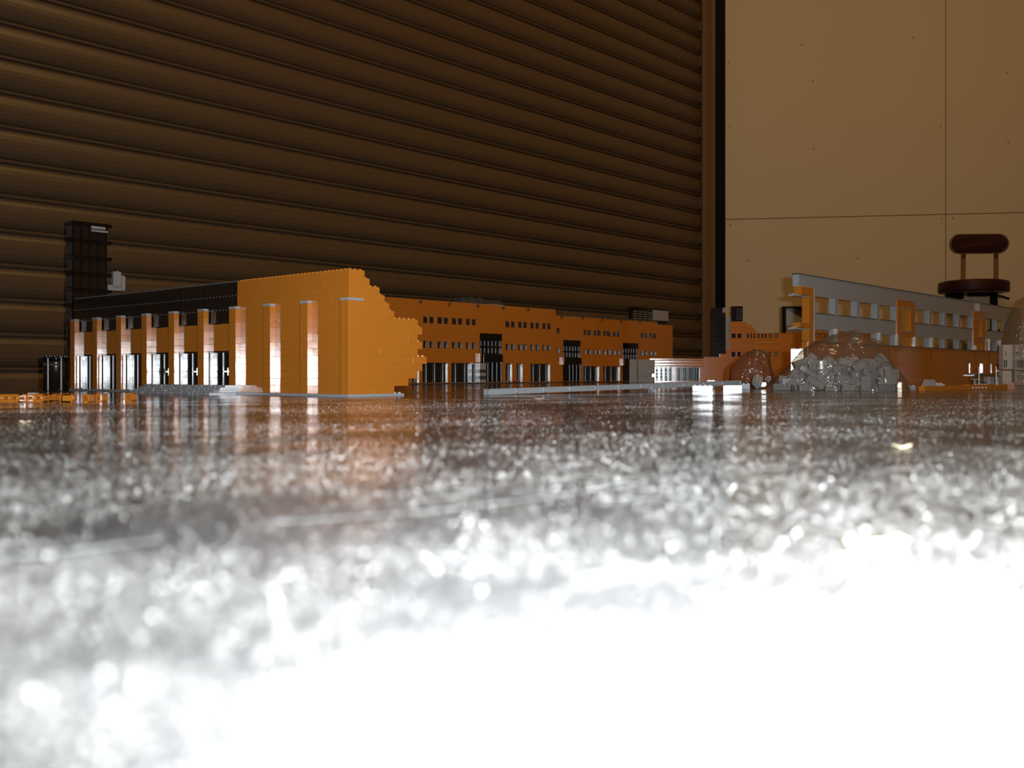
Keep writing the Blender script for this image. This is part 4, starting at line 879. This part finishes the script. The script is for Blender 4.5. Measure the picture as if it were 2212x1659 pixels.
# ------------------------------------------------------------------ dust, scratches and chips on the floor
random.seed(5)
mb = MB()
from mathutils import noise as mnoise
cnt = 0
while cnt < 64000:
    Z = (.055**.62+(1.13**.62-.055**.62)*random.random())**(1/.62); px = random.uniform(-60, 2270); p = at(px, Z)
    cl = mnoise.fractal((p.x*10+3, p.y*10, 0.3), .7, 2.3, 5)*.5+.5+.25*mnoise.noise((p.x*90, p.y*90, 1.7))
    if random.random() > max(.05, (cl-.18)*1.7): continue
    cnt += 1
    r = random.uniform(.00002, .000055)*(1+.9*Z)
    if random.random() < .03: r *= 2.2
    a = random.uniform(0, 6.28); k = random.uniform(1.0, 2.4)
    tri = [(p.x+r*k*math.cos(a+j*2.09), p.y+r*math.sin(a+j*2.09), 0.00001) for j in range(3)]
    o_ = len(mb.v); mb.v += tri+[(p.x+random.uniform(-r, r)*.5, p.y+random.uniform(-r, r)*.5, r*random.uniform(1.0, 2.2))]
    mb.f += [(o_, o_+1, o_+3), (o_+1, o_+2, o_+3), (o_+2, o_, o_+3)]; mb.sm += [False]*3
tag(mb.build('floor_dust', 'dust'), 'white dust grains strewn over the dark floor', 'dust', kind='stuff')
def ribbon(pts, w):
    mb = MB(); vs = []
    for i, (px, py) in enumerate(pts):
        p = on_floor(px, py); q = on_floor(*pts[min(i+1, len(pts)-1)]); r_ = on_floor(*pts[max(i-1, 0)]); t = (q-r_).normalized(); nrm = Vector((-t.y, t.x))*w/2*random.uniform(.6, 1.2)
        vs += [(p.x+nrm.x, p.y+nrm.y, .00006), (p.x-nrm.x, p.y-nrm.y, .00006)]
    mb.add(vs, [(2*i, 2*i+2, 2*i+3, 2*i+1) for i in range(len(pts)-1)])
    mb.build('scratch', 'scratch', floor)
def lerp(pts, n=6):
    out = []
    for (a, b), (c, d_) in zip(pts, pts[1:]):
        for i in range(n): out.append((a+(c-a)*i/n, b+(d_-b)*i/n))
    return out+[pts[-1]]
ribbon(lerp([(600, 1128), (900, 1108), (1150, 1078), (1400, 1040), (1560, 1012), (1680, 1003)]), .0007)
ribbon(lerp([(1100, 978), (1400, 990), (1700, 1008), (2000, 1026), (2230, 1040)]), .0004)
ribbon(lerp([(1300, 1075), (1480, 1082), (1700, 1105), (1850, 1145)]), .0005)
ribbon(lerp([(-20, 1208), (150, 1190), (350, 1166)]), .0008)
ribbon(lerp([(150, 1010), (180, 1000), (260, 1004), (320, 1016)]), .0004)
for (px, py, w, lab) in ((1886, 1180, .009, 'curled cream shaving on the floor, blurred, nearest the lens on the right'), (1946, 968, .006, 'small cream chip on the floor in the middle distance at right'), (1165, 862, .010, 'tiny tan chip on the floor below the long grey beam'), (56, 914, .005, 'small pale chip on the floor near the left edge')):
    p = on_floor(px, py); mb = MB(); n = 8; vs = []
    for i in range(n+1):
        a = (i/n-.5); vs += [(a*w, -.0012-.001*a*a*4, .0002+.0012*a*a*3), (a*w, .0010, .0003+.0009*a*a*3), (a*w, -.0012-.001*a*a*4, .0006+.0012*a*a*3), (a*w, .0010, .0007+.0009*a*a*3)]
    mb.add(vs, [f for i in range(n) for f in ((4*i, 4*i+1, 4*i+5, 4*i+4), (4*i+2, 4*i+6, 4*i+7, 4*i+3), (4*i, 4*i+4, 4*i+6, 4*i+2), (4*i+1, 4*i+3, 4*i+7, 4*i+5))]+[(0, 2, 3, 1), (4*n, 4*n+1, 4*n+3, 4*n+2)])
    o = mb.build('wood_chip', 'chip'); o.location = (p.x, p.y, 0); o.rotation_euler = (0, 0, R(random.uniform(-15, 15))); tag(o, lab, 'chip')
